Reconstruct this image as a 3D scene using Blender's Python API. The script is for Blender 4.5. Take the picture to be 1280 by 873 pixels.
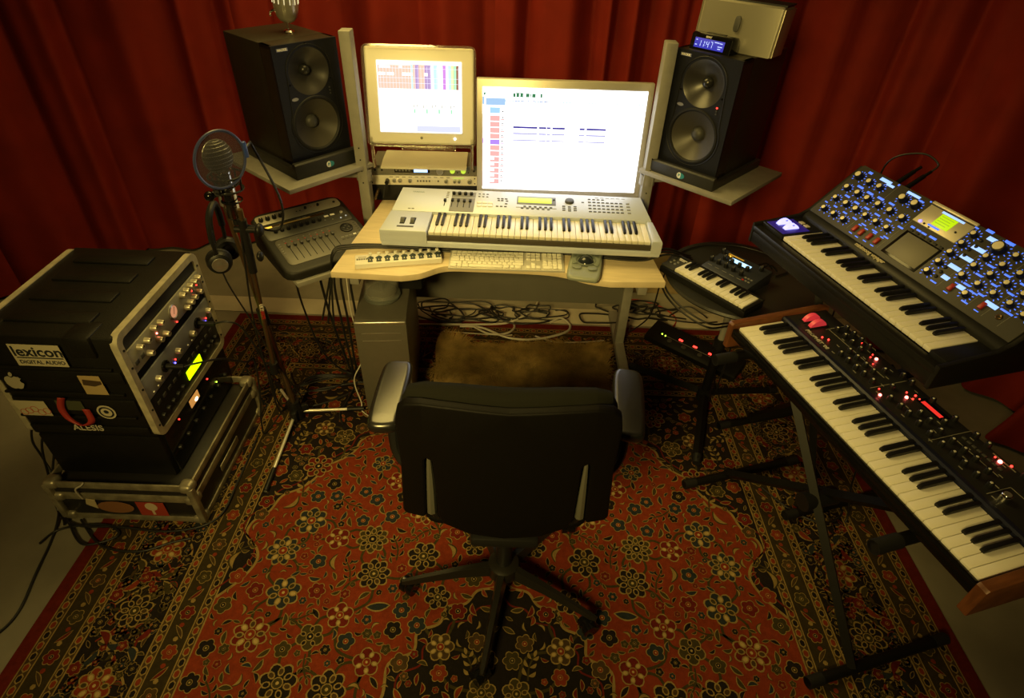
import bpy, bmesh, math, random
from math import sin, cos, pi, radians as R
from mathutils import Vector as V, Matrix, Euler
C = bpy.context.scene.collection
for o in list(bpy.data.objects):
    bpy.data.objects.remove(o)

# ------------------------------------------------------------------ camera, light, exposure
FPX, PITCH, ROLL, CAMH = 738.4, R(38.11), R(2.13), 1.905
fw = V((0, cos(PITCH), -sin(PITCH))); up = V((0, sin(PITCH), cos(PITCH))); rt = V((1, 0, 0))
rx = rt*cos(ROLL)+up*sin(ROLL); uy = -rt*sin(ROLL)+up*cos(ROLL)
cd = bpy.data.cameras.new('camera'); cam = bpy.data.objects.new('camera', cd); C.objects.link(cam)
cd.sensor_width = 36; cd.lens = FPX/1280*36; cd.shift_y = -10/1280; cd.clip_start = .02
cam.matrix_world = Matrix(((rx.x, uy.x, -fw.x, 0), (rx.y, uy.y, -fw.y, 0), (rx.z, uy.z, -fw.z, CAMH), (0, 0, 0, 1)))
bpy.context.scene.camera = cam
vs = bpy.context.scene.view_settings
vs.view_transform = 'Standard'; vs.look = 'None'; vs.gamma = 1; vs.use_curve_mapping = False; vs.exposure = 0
w = bpy.data.worlds.new('world'); bpy.context.scene.world = w; w.use_nodes = True
w.node_tree.nodes['Background'].inputs[0].default_value = (1, .7, .3, 1)
w.node_tree.nodes['Background'].inputs[1].default_value = .002
WARM = (1, .73, .20)
def area(name, loc, target, size, power, col, sizey=None, spread=180):
    l = bpy.data.lights.new(name, 'AREA'); l.energy = power; l.color = col; l.size = size; l.spread = R(spread)
    if sizey: l.shape = 'RECTANGLE'; l.size_y = sizey
    o = bpy.data.objects.new(name, l); C.objects.link(o); o.location = loc
    o.rotation_euler = (V(target)-V(loc)).to_track_quat('-Z', 'Y').to_euler(); return o
area('ceiling_bounce_light', (-.55, 2.45, 2.5), (-.2, 1.7, 0), 1.1, 30, WARM)  # added area light standing in for the uplight's bounce off the ceiling
area('unseen_front_light', (-.9, -1.1, 2.45), (.0, 2.1, .35), .6, 17, WARM, spread=70)  # unseen light placed behind the camera to reach under the desk

# ------------------------------------------------------------------ helpers
def catmull(pts, res=6, closed=False):
    P = [V(p) for p in pts]; n = len(P)
    if n < 3: return P
    out = []; rng = range(n if closed else n-1)
    for i in rng:
        if closed: a, b, c, d = P[i-1], P[i], P[(i+1) % n], P[(i+2) % n]
        else: a, b, c, d = P[max(i-1, 0)], P[i], P[i+1], P[min(i+2, n-1)]
        for k in range(res):
            t = k/res
            out.append(.5*((2*b)+(c-a)*t+(2*a-5*b+4*c-d)*t*t+(3*b-a-3*c+d)*t**3))
    if not closed: out.append(P[-1])
    return out
def frame_to(d):
    z = d.normalized(); x = V((0, 0, 1)).cross(z)
    if x.length < 1e-4: x = V((1, 0, 0))
    x.normalize(); y = z.cross(x)
    return Matrix((x, y, z)).transposed()
class MB:
    def __init__(s): s.v = []; s.f = []; s.m = []; s.T = Matrix.Identity(4); s.c = []
    def add(s, vs, fs, mi=0):
        b = len(s.v); s.v += [tuple(s.T @ V(p)) for p in vs]
        s.f += [[i+b for i in f] for f in fs]; s.m += [mi]*len(fs); return s
    def bm(s, bm, mi=0, T=None):
        bm.verts.index_update(); T = T or Matrix.Identity(4)
        s.add([T @ v.co for v in bm.verts], [[v.index for v in f.verts] for f in bm.faces], mi); bm.free(); return s
    def box(s, c, d, bev=0, mi=0, rot=None, seg=2):
        bm = bmesh.new(); bmesh.ops.create_cube(bm, size=1)
        for v in bm.verts: v.co = V((v.co.x*d[0], v.co.y*d[1], v.co.z*d[2]))
        if bev: bmesh.ops.bevel(bm, geom=bm.edges[:], offset=min(bev, .49*min(d)), segments=seg, affect='EDGES', profile=.5)
        T = Matrix.Translation(c)
        if rot is not None: T = T @ Euler(rot).to_matrix().to_4x4()
        return s.bm(bm, mi, T)
    def bx(s, x0, x1, y0, y1, z0, z1, bev=0, mi=0, seg=2):
        return s.box(((x0+x1)/2, (y0+y1)/2, (z0+z1)/2), (x1-x0, y1-y0, z1-z0), bev, mi, None, seg)
    def prism(s, poly, h, bev=0, mi=0, T=None, seg=2):          # poly in xy, extruded to z=h
        bm = bmesh.new(); vs = [bm.verts.new((p[0], p[1], 0)) for p in poly]; f = bm.faces.new(vs)
        f.normal_update()
        if f.normal.z < 0: f.normal_flip()
        r = bmesh.ops.extrude_face_region(bm, geom=[f]); nv = [e for e in r['geom'] if isinstance(e, bmesh.types.BMVert)]
        for v in nv: v.co.z = h
        bm.normal_update()
        if bev:
            es = [e for e in bm.edges if len(e.link_faces) == 2 and abs(e.link_faces[0].normal.dot(e.link_faces[1].normal)) < .9]
            es = [e for e in es if abs(e.verts[0].co.z-e.verts[1].co.z) < 1e-6]
            bmesh.ops.bevel(bm, geom=es, offset=bev, segments=seg, affect='EDGES', profile=.5)
        bmesh.ops.recalc_face_normals(bm, faces=bm.faces[:])
        return s.bm(bm, mi, T)
    def profx(s, prof, x0, x1, bev=0, mi=0):                     # profile in (y,z), extruded along x
        T = Matrix(((0, 0, 1, x0), (1, 0, 0, 0), (0, 1, 0, 0), (0, 0, 0, 1)))
        return s.prism(prof, x1-x0, bev, mi, T)
    def profy(s, prof, y0, y1, bev=0, mi=0):                     # profile in (x,z), extruded along y
        T = Matrix(((1, 0, 0, 0), (0, 0, 1, y0), (0, 1, 0, 0), (0, 0, 0, 1)))
        return s.prism(prof, y1-y0, bev, mi, T)
    def cyl(s, a, b, r0, r1=None, n=16, mi=0, caps=True):
        a = V(a); b = V(b); r1 = r0 if r1 is None else r1; M = frame_to(b-a); vs = []
        for k in range(n):
            d = M @ V((cos(2*pi*k/n), sin(2*pi*k/n), 0)); vs += [a+d*r0, b+d*r1]
        fs = [[2*k, 2*((k+1) % n), 2*((k+1) % n)+1, 2*k+1] for k in range(n)]
        if caps: fs += [[2*k for k in range(n)][::-1], [2*k+1 for k in range(n)]]
        return s.add(vs, fs, mi)
    def tube(s, pts, r, n=8, mi=0, res=6, smooth=True, closed=False, caps=True):
        P = catmull(pts, res, closed) if smooth else [V(p) for p in pts]
        Q = [P[0]]
        for p in P[1:]:
            if (p-Q[-1]).length > 1e-5: Q.append(p)
        P = Q; N = len(P); vs = []; prev = None
        for i in range(N):
            t = (P[(i+1) % N]-P[i-1]) if closed else (P[min(i+1, N-1)]-P[max(i-1, 0)])
            t.normalize()
            if prev is None: x = frame_to(t).col[0].to_3d()
            else:
                x = prev-t*prev.dot(t)
                if x.length < 1e-5: x = frame_to(t).col[0].to_3d()
            x.normalize(); y = t.cross(x); prev = x
            rr = r(i/(N-1)) if callable(r) else r
            vs += [P[i]+(x*cos(2*pi*k/n)+y*sin(2*pi*k/n))*rr for k in range(n)]
        fs = []
        for i in range(N if closed else N-1):
            j = (i+1) % N
            fs += [[i*n+k, i*n+(k+1) % n, j*n+(k+1) % n, j*n+k] for k in range(n)]
        if caps and not closed: fs += [list(range(n))[::-1], [(N-1)*n+k for k in range(n)]]
        return s.add(vs, fs, mi)
    def lathe(s, prof, n=32, mi=0, T=None):                      # (r,z) about z
        T = T or Matrix.Identity(4); vs = []; m = len(prof)
        for k in range(n):
            a = 2*pi*k/n; vs += [T @ V((r*cos(a), r*sin(a), z)) for r, z in prof]
        fs = [[k*m+i, ((k+1) % n)*m+i, ((k+1) % n)*m+i+1, k*m+i+1] for k in range(n) for i in range(m-1)]
        return s.add(vs, fs, mi)
    def ball(s, c, r, n=16, mi=0, sc=(1, 1, 1)):
        bm = bmesh.new(); bmesh.ops.create_uvsphere(bm, u_segments=n, v_segments=max(6, n//2), radius=1)
        return s.bm(bm, mi, Matrix.Translation(c) @ Matrix.Diagonal((r*sc[0], r*sc[1], r*sc[2], 1)))
    def text(s, txt, T, size, h=.0006, mi=0, bold=0, align='CENTER'):
        cu = bpy.data.curves.new('t', 'FONT'); cu.body = txt; cu.size = size; cu.extrude = h; cu.offset = bold
        cu.align_x = align; cu.align_y = 'CENTER'; cu.resolution_u = 3
        ob = bpy.data.objects.new('t', cu); C.objects.link(ob)
        me = bpy.data.meshes.new_from_object(ob.evaluated_get(bpy.context.evaluated_depsgraph_get()))
        s.add([T @ v.co for v in me.vertices], [list(p.vertices) for p in me.polygons], mi)
        bpy.data.objects.remove(ob); bpy.data.curves.remove(cu); bpy.data.meshes.remove(me); return s
    def mesh(s, name, mats, ang=35):
        me = bpy.data.meshes.new(name); me.from_pydata(s.v, [], s.f)
        for m in (mats if isinstance(mats, (list, tuple)) else [mats]): me.materials.append(m)
        me.polygons.foreach_set('material_index', s.m)
        me.validate(); me.update()
        bm = bmesh.new(); bm.from_mesh(me); bmesh.ops.recalc_face_normals(bm, faces=bm.faces[:]); bm.to_mesh(me); bm.free()
        me.shade_smooth(); me.set_sharp_from_angle(angle=R(ang)); return me
    def build(s, name, mats, parent=None, ang=35, loc=None, label=None):
        return put(s.mesh(name, mats, ang), name, parent, loc, label)
def put(me, name, parent=None, loc=None, label=None, rot=None):
    o = bpy.data.objects.new(name, me); C.objects.link(o)
    if parent is not None: o.parent = parent
    if loc is not None: o.location = loc
    if rot is not None: o.rotation_euler = rot
    if label: o['label'] = label
    return o
def tag(o, label, cat, group=None, kind=None):
    o['label'] = label; o['category'] = cat
    if group: o['group'] = group
    if kind: o['kind'] = kind
    return o
def thing(name, label, cat, loc=(0, 0, 0), rz=0, group=None, rot=None):
    o = bpy.data.objects.new(name, None); C.objects.link(o); o.empty_display_size = .05
    o.location = loc; o.rotation_euler = rot if rot else (0, 0, rz)
    return tag(o, label, cat, group)
def struct(name, mb, mat, ang=35):
    o = mb.build(name, mat, None, ang); o['kind'] = 'structure'; return o
def PL(o, u, v):                                                  # matrix of a plane: origin, u and v axes, normal
    u = V(u).normalized(); v = V(v).normalized(); n = u.cross(v).normalized(); v = n.cross(u)
    M = Matrix((u, v, n)).transposed().to_4x4(); M.translation = V(o); return M
FRONT = lambda o: PL(o, (1, 0, 0), (0, 0, 1))                     # faces -y

# ------------------------------------------------------------------ materials
def mat(name, col, rough=.5, metal=0, var=0, vs=10, bump=0, bs=150, emit=None, es=0, spec=.5, sheen=0, coat=0, alpha=1, trans=0, stretch=None, attr=None, col2=None):
    m = bpy.data.materials.new(name); m.use_nodes = True; nt = m.node_tree; p = nt.nodes['Principled BSDF']; L = nt.links.new
    def S(k, v):
        if k in p.inputs: p.inputs[k].default_value = v
    S('Base Color', (*col, 1)); S('Roughness', rough); S('Metallic', metal); S('Specular IOR Level', spec)
    S('Sheen Weight', sheen); S('Sheen Roughness', .4); S('Coat Weight', coat); S('Alpha', alpha); S('Transmission Weight', trans)
    if sheen: S('Sheen Tint', (*[min(1, c*3) for c in col], 1))
    if emit: S('Emission Color', (*emit, 1)); S('Emission Strength', es)
    tc = nt.nodes.new('ShaderNodeTexCoord'); src = tc.outputs['Object']
    if stretch:
        mp = nt.nodes.new('ShaderNodeMapping'); mp.inputs['Scale'].default_value = stretch; L(src, mp.inputs[0]); src = mp.outputs[0]
    if attr:
        a = nt.nodes.new('ShaderNodeAttribute'); a.attribute_name = attr; base = a.outputs['Color']
    if var or attr:
        n = nt.nodes.new('ShaderNodeTexNoise'); n.inputs['Scale'].default_value = vs; n.inputs['Detail'].default_value = 4; L(src, n.inputs['Vector'])
        mx = nt.nodes.new('ShaderNodeMix'); mx.data_type = 'RGBA'
        if attr:
            mx.blend_type = 'MULTIPLY'; mx.inputs[0].default_value = 1; L(base, mx.inputs[6])
            rp = nt.nodes.new('ShaderNodeValToRGB'); rp.color_ramp.elements[0].position = .25; rp.color_ramp.elements[1].position = .75
            rp.color_ramp.elements[0].color = (1-var, 1-var, 1-var, 1); rp.color_ramp.elements[1].color = (1, 1, 1, 1)
            L(n.outputs['Fac'], rp.inputs[0]); L(rp.outputs[0], mx.inputs[7])
        else:
            c2 = col2 or [c*(1-var) for c in col]
            rp = nt.nodes.new('ShaderNodeMapRange'); rp.inputs[1].default_value = .3; rp.inputs[2].default_value = .7
            L(n.outputs['Fac'], rp.inputs[0]); L(rp.outputs[0], mx.inputs[0]); mx.inputs[6].default_value = (*col, 1); mx.inputs[7].default_value = (*c2, 1)
        L(mx.outputs[2], p.inputs['Base Color'])
    if bump:
        n2 = nt.nodes.new('ShaderNodeTexNoise'); n2.inputs['Scale'].default_value = bs; n2.inputs['Detail'].default_value = 3; L(src, n2.inputs['Vector'])
        b = nt.nodes.new('ShaderNodeBump'); b.inputs['Strength'].default_value = bump; b.inputs['Distance'].default_value = .003
        L(n2.outputs['Fac'], b.inputs['Height']); L(b.outputs[0], p.inputs['Normal'])
    return m
def glow(name, col, s, base=(.02, .02, .02)): return mat(name, base, .4, emit=col, es=s)
K = dict(
 black=mat('black_plastic', (.009, .009, .009), .42, bump=.1, bs=600, spec=.3), blackmat=mat('matt_black', (.005, .005, .005), .7, spec=.2), blackgloss=mat('gloss_black', (.005, .005, .005), .15, spec=.4),
 blackmetal=mat('black_painted_metal', (.007, .0065, .006), .45, var=.3, vs=30, spec=.2), rubber=mat('black_rubber', (.009, .009, .01), .6, spec=.3),
 darkgrey=mat('dark_grey_plastic', (.05, .05, .047), .5, bump=.1, bs=500), grey=mat('grey_plastic', (.17, .17, .155), .5), greymetal=mat('grey_painted_metal', (.26, .25, .22), .5, var=.15, vs=25),
 silver=mat('brushed_aluminium', (.55, .54, .5), .32, .85, var=.15, vs=60, stretch=(1, 1, 12)), alu=mat('satin_aluminium', (.62, .61, .58), .38, .7), chrome=mat('chrome', (.75, .73, .68), .13, 1),
 brass=mat('bronze_pole', (.16, .105, .055), .3, .8), white=mat('white_plastic', (.75, .73, .68), .35), ivory=mat('white_key_plastic', (.78, .75, .66), .28), bkey=mat('black_key_plastic', (.006, .006, .007), .35, spec=.35),
 birch=mat('birch_veneer', (.72, .6, .40), .42, var=.16, vs=5, stretch=(2, 14, 2), bump=.03, bs=300), walnut=mat('red_brown_wood', (.16, .055, .02), .42, var=.45, vs=10, stretch=(12, 2, 2)),
 red=mat('red_plastic', (.35, .02, .015), .4), cable=mat('black_cable', (.009, .009, .009), .45), greycable=mat('grey_cable', (.42, .39, .33), .5), whitecable=mat('white_cable', (.55, .52, .45), .5), redcable=mat('red_cable', (.35, .03, .015), .5),
 led_red=glow('red_led', (1, .03, .02), 5), led_hot=glow('bright_red_led', (1, .12, .09), 14), led_blue=glow('blue_led', (.12, .1, 1), 6), led_green=glow('green_led', (.5, 1, .05), 4), led_amber=glow('amber_led', (1, .5, .05), 3),
)
# ------------------------------------------------------------------ room shell
concrete = mat('worn_concrete', (.25, .23, .175), .75, var=.35, vs=3, bump=.15, bs=40, col2=(.15, .135, .10))
plaster = mat('plaster', (.3, .27, .22), .8, var=.1)
struct('floor', MB().bx(-4.2, 4.2, -2.2, 4.2, -.1, 0), concrete)
struct('wall_back', MB().bx(-4.2, 4.2, 4.1, 4.2, 0, 2.7), plaster)
struct('wall_left', MB().bx(-4.3, -4.2, -2.2, 4.2, 0, 2.7), plaster)
struct('wall_right', MB().bx(4.2, 4.3, -2.2, 4.2, 0, 2.7), plaster)
struct('ceiling', MB().bx(-4.2, 4.2, -2.2, 4.2, 2.7, 2.8), mat('ceiling_paint', (.6, .56, .48), .8, var=.05))
struct('trim_1', MB().bx(-2.1, 2.0, 2.6, 2.74, 0, .004, .001), mat('pale_concrete', (.52, .47, .36), .7, var=.2, vs=6, bump=.1, bs=40))

# ------------------------------------------------------------------ curtains
velvet = mat('red_velvet', (.20, .015, .008), .75, var=.22, vs=7, sheen=.22, bump=.12, bs=90, spec=.15)
def curtain(label, path, seed, amp=.075, wl=.24, top=2.62, hem=.02, flare=None):
    rnd = random.Random(seed); P = catmull([(x, y, 0) for x, y in path], 24)
    d = [0]
    for a, b in zip(P, P[1:]): d.append(d[-1]+(b-a).length)
    L = d[-1]; n = int(L/.011); rows = 34; mb = MB(); vs = []
    ks = []; s = -rnd.random()*wl                                # fold centres with uneven widths
    while s < L+wl: ks.append(s); s += wl*rnd.uniform(.55, 1.8)
    am = [rnd.uniform(.55, 1.25) for _ in ks]; dr = [rnd.uniform(-.05, .05) for _ in ks]
    ph = rnd.uniform(0, 6)
    for j in range(rows+1):
        t = j/rows; z = hem+(top-hem)*t
        kk = [k+q*(1-t)*1.0 for k, q in zip(ks, dr)]
        i = 0
        for a in range(n+1):
            s = L*a/n
            while i < len(d)-2 and d[i+1] < s: i += 1
            f = (s-d[i])/(d[i+1]-d[i]); p = P[i].lerp(P[i+1], f); tg = (P[i+1]-P[i]).normalized(); nm = V((tg.y, -tg.x, 0))
            off = 0
            for q in range(len(kk)-1):
                if kk[q] <= s < kk[q+1]:
                    u = (s-kk[q])/(kk[q+1]-kk[q]); off = am[q]*(sin(pi*u)**1.25)+.12*sin(2*pi*u*2+ph+q); break
            off += .2*sin(7*s+2.2*t+ph)+.05*sin(19*s-1.5*t)
            e = amp*1.35*off*(.75+.35*(1-t))
            if flare: e += flare*max(0, 1-t*9)**2*(.6+.4*sin(7*s))
            vs.append(p+nm*e+V((0, 0, z)))
    fs = [[j*(n+1)+a, j*(n+1)+a+1, (j+1)*(n+1)+a+1, (j+1)*(n+1)+a] for j in range(rows) for a in range(n)]
    o = mb.add(vs, fs).build('curtain', velvet, None, 180)
    return tag(o, label, 'curtain', 'red velvet curtains around the room')
curtain('deep red velvet curtain at the far left of the photo, behind the stacked rack cases', [(-3.45, .3), (-3.3, 1.3), (-3.02, 2.3), (-2.78, 2.78)], 3, .10, .37)
curtain('deep red velvet curtain in the left corner, hem ending behind the microphone stand', [(-2.8, 2.72), (-2.42, 3.08), (-2.0, 3.36), (-1.45, 3.46)], 8, .10, .33)
curtain('red velvet curtain behind the left loudspeaker and the small old monitor', [(-1.5, 3.43), (-.8, 3.46), (-.1, 3.46)], 5, .08, .23)
curtain('red velvet curtain behind the wide monitor, left of the right loudspeaker', [(-.15, 3.44), (.5, 3.46), (1.15, 3.42)], 12, .08, .22)
curtain('dark red velvet curtain right behind the right loudspeaker, in the corner', [(1.1, 3.4), (1.7, 3.25), (2.12, 2.75)], 17, .11, .28)
curtain('dark red velvet curtain on the right side behind the two large keyboards', [(2.1, 2.8), (2.36, 2.3), (2.52, 1.6), (2.72, .4)], 25, .15, .30, flare=.12)

# ------------------------------------------------------------------ Persian rug: one mesh, woven pattern as coloured faces
random.seed(11)
RED = (.185, .028, .009); NAVY = (.012, .0095, .008); TAN = (.25, .17, .058); OLV = (.045, .035, .011); DRED = (.115, .012, .006); BRN = (.06, .036, .014); BLU = (.02, .026, .03); CRM = (.40, .29, .115)
rv, rf, rc = [], [], []
def rp(pts, col, lay, mir=False):
    for sx in ((1, -1) if mir else (1,)):
        b = len(rv); z = .0082+lay*.00012
        rv.extend([(x*sx, y, z) for x, y in pts]); idx = [b+i for i in range(len(pts))]
        a = sum(pts[i-1][0]*pts[i][1]-pts[i][0]*pts[i-1][1] for i in range(len(pts)))
        if (a < 0) != (sx < 0): idx.reverse()
        rf.append(idx); rc.append(col)
def circ(cx, cy, r, n=10, sc=0, k=0, ph=0, ex=1, ang=0):
    o = []
    for i in range(n):
        a = 2*pi*i/n; q = r*(1+sc*(2.1*abs(sin(k*a/2+ph))-1.2) if sc else 1); x, y = q*cos(a)*ex, q*sin(a); o.append((cx+x*cos(ang)-y*sin(ang), cy+x*sin(ang)+y*cos(ang)))
    return o
def strip(pts, wd, col, lay, mir=False):
    P = catmull([(x, y, 0) for x, y in pts], 7); l, r = [], []
    for i, p in enumerate(P):
        t = (P[min(i+1, len(P)-1)]-P[max(i-1, 0)]).normalized(); n = V((-t.y, t.x, 0))*wd/2
        l.append(p+n); r.append(p-n)
    for i in range(len(P)-1): rp([(l[i].x, l[i].y), (l[i+1].x, l[i+1].y), (r[i+1].x, r[i+1].y), (r[i].x, r[i].y)], col, lay, mir)
def spray(cx, cy, a, ln, lay, mir, col, n=3):
    u = V((cos(a), sin(a))); v = V((-u.y, u.x)); c = random.choice((-.25, .25)); P = lambda s, t: (cx+u.x*s+v.x*t, cy+u.y*s+v.y*t)
    strip([P(-ln/2, 0), P(0, c*ln*.4), P(ln/2, 0)], .0055, OLV, lay-.5, mir)
    for k in range(n):
        s = -ln*.32+ln*.62*k/max(1, n-1); h = c*ln*.4*(1-(2*s/ln)**2)
        for q in (-1, 1):
            b = a+q*.75; l = ln*.30*(1.1-.25*k/n); x, y = P(s+.32*l, h+q*l*.42); leaf(x, y, b, l, l*.42, lay, mir, col, TAN, q*.35)
    x, y = P(ln*.53, 0); leaf(x, y, a, ln*.28, ln*.13, lay, mir, col, TAN, .1)
def rosette(cx, cy, r, lay, mir, ang=0, bg=NAVY, pal=0):
    k = random.choice((7, 8, 9)) if r > .045 else random.choice((5, 6)); n = k*5
    rp(circ(cx, cy, r, n, .13, k, 0, 1, ang), TAN, lay, mir)
    rp(circ(cx, cy, r*.90, n, .14, k, 0, 1, ang), [NAVY, OLV, BLU, DRED][pal % 4] if bg != NAVY else [OLV, DRED, RED, BRN][pal % 4], lay+1, mir)
    if r > .03:
        for i in range(k):
            a = ang+2*pi*i/k; rp(circ(cx+cos(a)*r*.6, cy+sin(a)*r*.6, r*.19, 8, 0, 0, 0, 1.35, a), TAN, lay+2, mir); rp(circ(cx+cos(a)*r*.6, cy+sin(a)*r*.6, r*.125, 7, 0, 0, 0, 1.35, a), [BRN, NAVY, OLV, CRM][(pal+(i % 2)*(r > .05)) % 4], lay+2.5, mir)
    rp(circ(cx, cy, r*.33, 10), TAN, lay+3, mir); rp(circ(cx, cy, r*.27, 10), [RED, OLV, NAVY, RED][(pal+1) % 4], lay+4, mir); rp(circ(cx, cy, r*.1, 6), CRM, lay+5, mir)
def leaf(cx, cy, ang, ln, wd, lay, mir, col, edge=TAN, bend=.25):
    def sh(l, w):
        up_, dn = [], []
        for i in range(8):
            t = i/7; x = (t-.5)*l; y = bend*l*(1-(2*t-1)**2)*.5; h = w*.5*sin(pi*t)**.8
            up_.append((x, y+h)); dn.append((x, y-h))
        return [(cx+x*cos(ang)-y*sin(ang), cy+x*sin(ang)+y*cos(ang)) for x, y in up_+dn[::-1][1:-1]]
    rp(sh(ln, wd), edge, lay, mir); rp(sh(ln*.86, wd*.70), col, lay+1, mir)
GRD = (.033, .024, .0085)
YB, YF, HW = 2.575, -1.45, 1.475
def rect(i, col, lay): rp([(-HW+i, YF+i), (HW-i, YF+i), (HW-i, YB-i), (-HW+i, YB-i)], col, lay)
rect(0, DRED, 0)
bands = [(.045, TAN), (.049, BRN), (.077, TAN), (.081, GRD), (.153, TAN), (.157, BRN), (.183, TAN), (.188, NAVY), (.395, TAN), (.40, BRN), (.424, TAN), (.428, GRD), (.496, TAN), (.50, BRN), (.526, TAN), (.531, RED)]
for q, (i, c_) in enumerate(bands): rect(i, c_, 1+q*.25)
FX, FYB = HW-.531, YB-.531
def run(side, fn, inset, step):                                   # motifs along both long sides (mirrored) and the back side
    y = YB-inset
    k = 0
    while y > .45: fn(HW-inset, y, pi/2, k, True); y -= step; k += 1
    x = step/2; k = 0
    while x < HW-inset-step*.4: fn(x, YB-inset, 0, k, True); x += step; k += 1
def bead(x, y, a, k, m):
    rp(circ(x, y, .0115, 6, 0, 0, 0, 1.35, a), TAN, 6, m); rp(circ(x, y, .008, 6, 0, 0, 0, 1.35, a), [NAVY, RED][k % 2], 7, m)
for ins in (.063, .170, .412, .513): run(0, bead, ins, .032)
def guard(x, y, a, k, m):
    if k % 2: rosette(x, y, .023, 6, m, a, pal=k//2)
    else:
        q = a+(.7 if k % 4 else -.7); leaf(x, y, q, .056, .014, 6, m, [BRN, DRED][(k//2) % 2], TAN, .1)
        rp(circ(x+cos(a)*.022, y+sin(a)*.022, .008, 6), RED, 6, m); rp(circ(x-cos(a)*.022, y-sin(a)*.022, .008, 6), TAN, 6, m)
for ins in (.117, .462): run(0, guard, ins, .062)
def main(x, y, a, k, m):
    u = V((cos(a), sin(a))); n = V((-u.y, u.x)); P = lambda s, t: (x+u.x*s+n.x*t, y+u.y*s+n.y*t)
    sg = 1 if k % 2 else -1
    strip([P(-.13, -.055*sg), P(-.065, .075*sg), P(0, .085*sg), P(.07, .02*sg), P(.13, -.055*sg)], .007, TAN, 6, m)
    strip([P(-.1, .07*sg), P(-.04, .02*sg), P(.0, .05*sg)], .005, RED, 6, m)
    rosette(*P(0, 0), .052, 8, m, a, NAVY if k % 2 else RED, k*2)
    for s, t, q in ((-.09, .05, .8), (.09, .055, -.7), (.075, -.06, .5), (-.07, -.065, -.6), (.12, 0, 1.5)):
        leaf(*P(s, t*sg), a+q*sg, .07, .028, 7, m, random.choice((RED, OLV, DRED, BLU)), TAN, .3)
    for s, t in ((-.11, -.02), (.05, .085), (-.04, .088), (.045, -.085), (-.045, -.09)): rosette(*P(s, t*sg), random.uniform(.016, .022), 8, m, 0, RED, random.randint(0, 3))
run(0, main, .291, .225)
for _ in range(1500):                                             # small leaves and buds filling the dark main border
    if random.random() < .62: x, y = HW-random.uniform(.197, .387), random.uniform(.45, YB-.2)
    else: x, y = random.uniform(.02, HW-.2), YB-random.uniform(.197, .387)
    ins = min(HW-x, YB-y)
    if not .198 < ins < .386: continue
    a = random.uniform(0, 6.3)
    if random.random() < .7: leaf(x, y, a, random.uniform(.025, .042), .012, 6.5, True, random.choice((NAVY, NAVY, OLV, DRED, BRN)), random.choice((TAN, OLV, RED, TAN)), random.uniform(-.5, .5))
    else: rosette(x, y, random.uniform(.010, .015), 6.5, True, a, RED, random.randint(0, 3))
# field spandrels (dark corners) and centre medallion
spn = [(FX, .99), (.888, 1.055), (.86, 1.12), (.875, 1.17), (.93, 1.225), (.93, 1.28), (.885, 1.33), (.86, 1.40), (.80, 1.44), (.755, 1.50), (.76, 1.545), (.70, 1.575), (.64, 1.63), (.62, 1.70), (.55, 1.74), (.47, 1.76), (.42, 1.82), (.33, 1.85), (.27, 1.92), (.17, 1.96), (.1, FYB)]
sp = [(p.x, p.y) for p in catmull([(x, y, 0) for x, y in spn], 3)]
rp(sp+[(FX, FYB)], NAVY, 6, True); strip(spn, .009, TAN, 7, True); strip([(x+.02, y+.022) for x, y in spn], .006, DRED, 7, True)
med = [(0, 1.10), (.03, 1.06), (.085, 1.045), (.12, 1.0), (.18, .985), (.2, .93), (.265, .90), (.27, .84), (.34, .80), (.345, .7), (.42, .62), (.44, .45), (.42, .28), (.34, .2), (.34, .1), (.2, -.03), (.12, -.1), (0, -.2)]
mp_ = [(p.x, p.y) for p in catmull([(x, y, 0) for x, y in med], 3)]
rp(mp_+[(-x, y) for x, y in mp_[::-1][1:-1]], NAVY, 6); strip(med, .009, TAN, 7, True); strip([(x*.9, .45+(y-.45)*.9) for x, y in med], .006, DRED, 7, True)
import bisect
def inside(x, y, poly):
    c = False
    for i in range(len(poly)):
        (x1, y1), (x2, y2) = poly[i-1], poly[i]
        if (y1 > y) != (y2 > y) and x < (x2-x1)*(y-y1)/(y2-y1)+x1: c = not c
    return c
sppoly = sp+[(FX, FYB)]; mdpoly = mp_+[(0, -.2), (0, 1.1)]
placed = []
def free(x, y, r):
    for a, b, c_ in placed:
        if (x-a)**2+(y-b)**2 < (r+c_)**2: return False
    return True
def zone(x, y): return 1 if inside(x, y, sppoly) else 2 if inside(x, y, mdpoly) else 0
for r, tries in ((.058, 22), (.044, 60), (.030, 150)):
    for _ in range(tries):
        x, y = random.uniform(.03, FX-.02), random.uniform(.35, FYB-.02)
        if x < r*1.05 or x > FX-r or y > FYB-r or not free(x, y, r*1.12): continue
        z = zone(x, y)
        if z == 0 and any(zone(x+r*cos(a), y+r*sin(a)) for a in (0, 1.57, 3.14, 4.7)): continue
        placed.append((x, y, r)); rosette(x, y, r*.93, 10, True, random.uniform(0, 6), RED if z == 0 else NAVY, random.randint(0, 3))
big = [p for p in placed if p[2] > .04]
for x, y, r in big:                                               # scrolling stems between the larger flowers
    near = sorted(big, key=lambda p: (p[0]-x)**2+(p[1]-y)**2)[1:3]
    for a, b, c_ in near:
        mx, my = (x+a)/2+(b-y)*.3, (y+b)/2-(a-x)*.3
        if .01 < mx < FX-.01 and my < FYB-.01: strip([(x, y), (mx, my), (a, b)], .009, OLV, 8.2, True)
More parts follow.
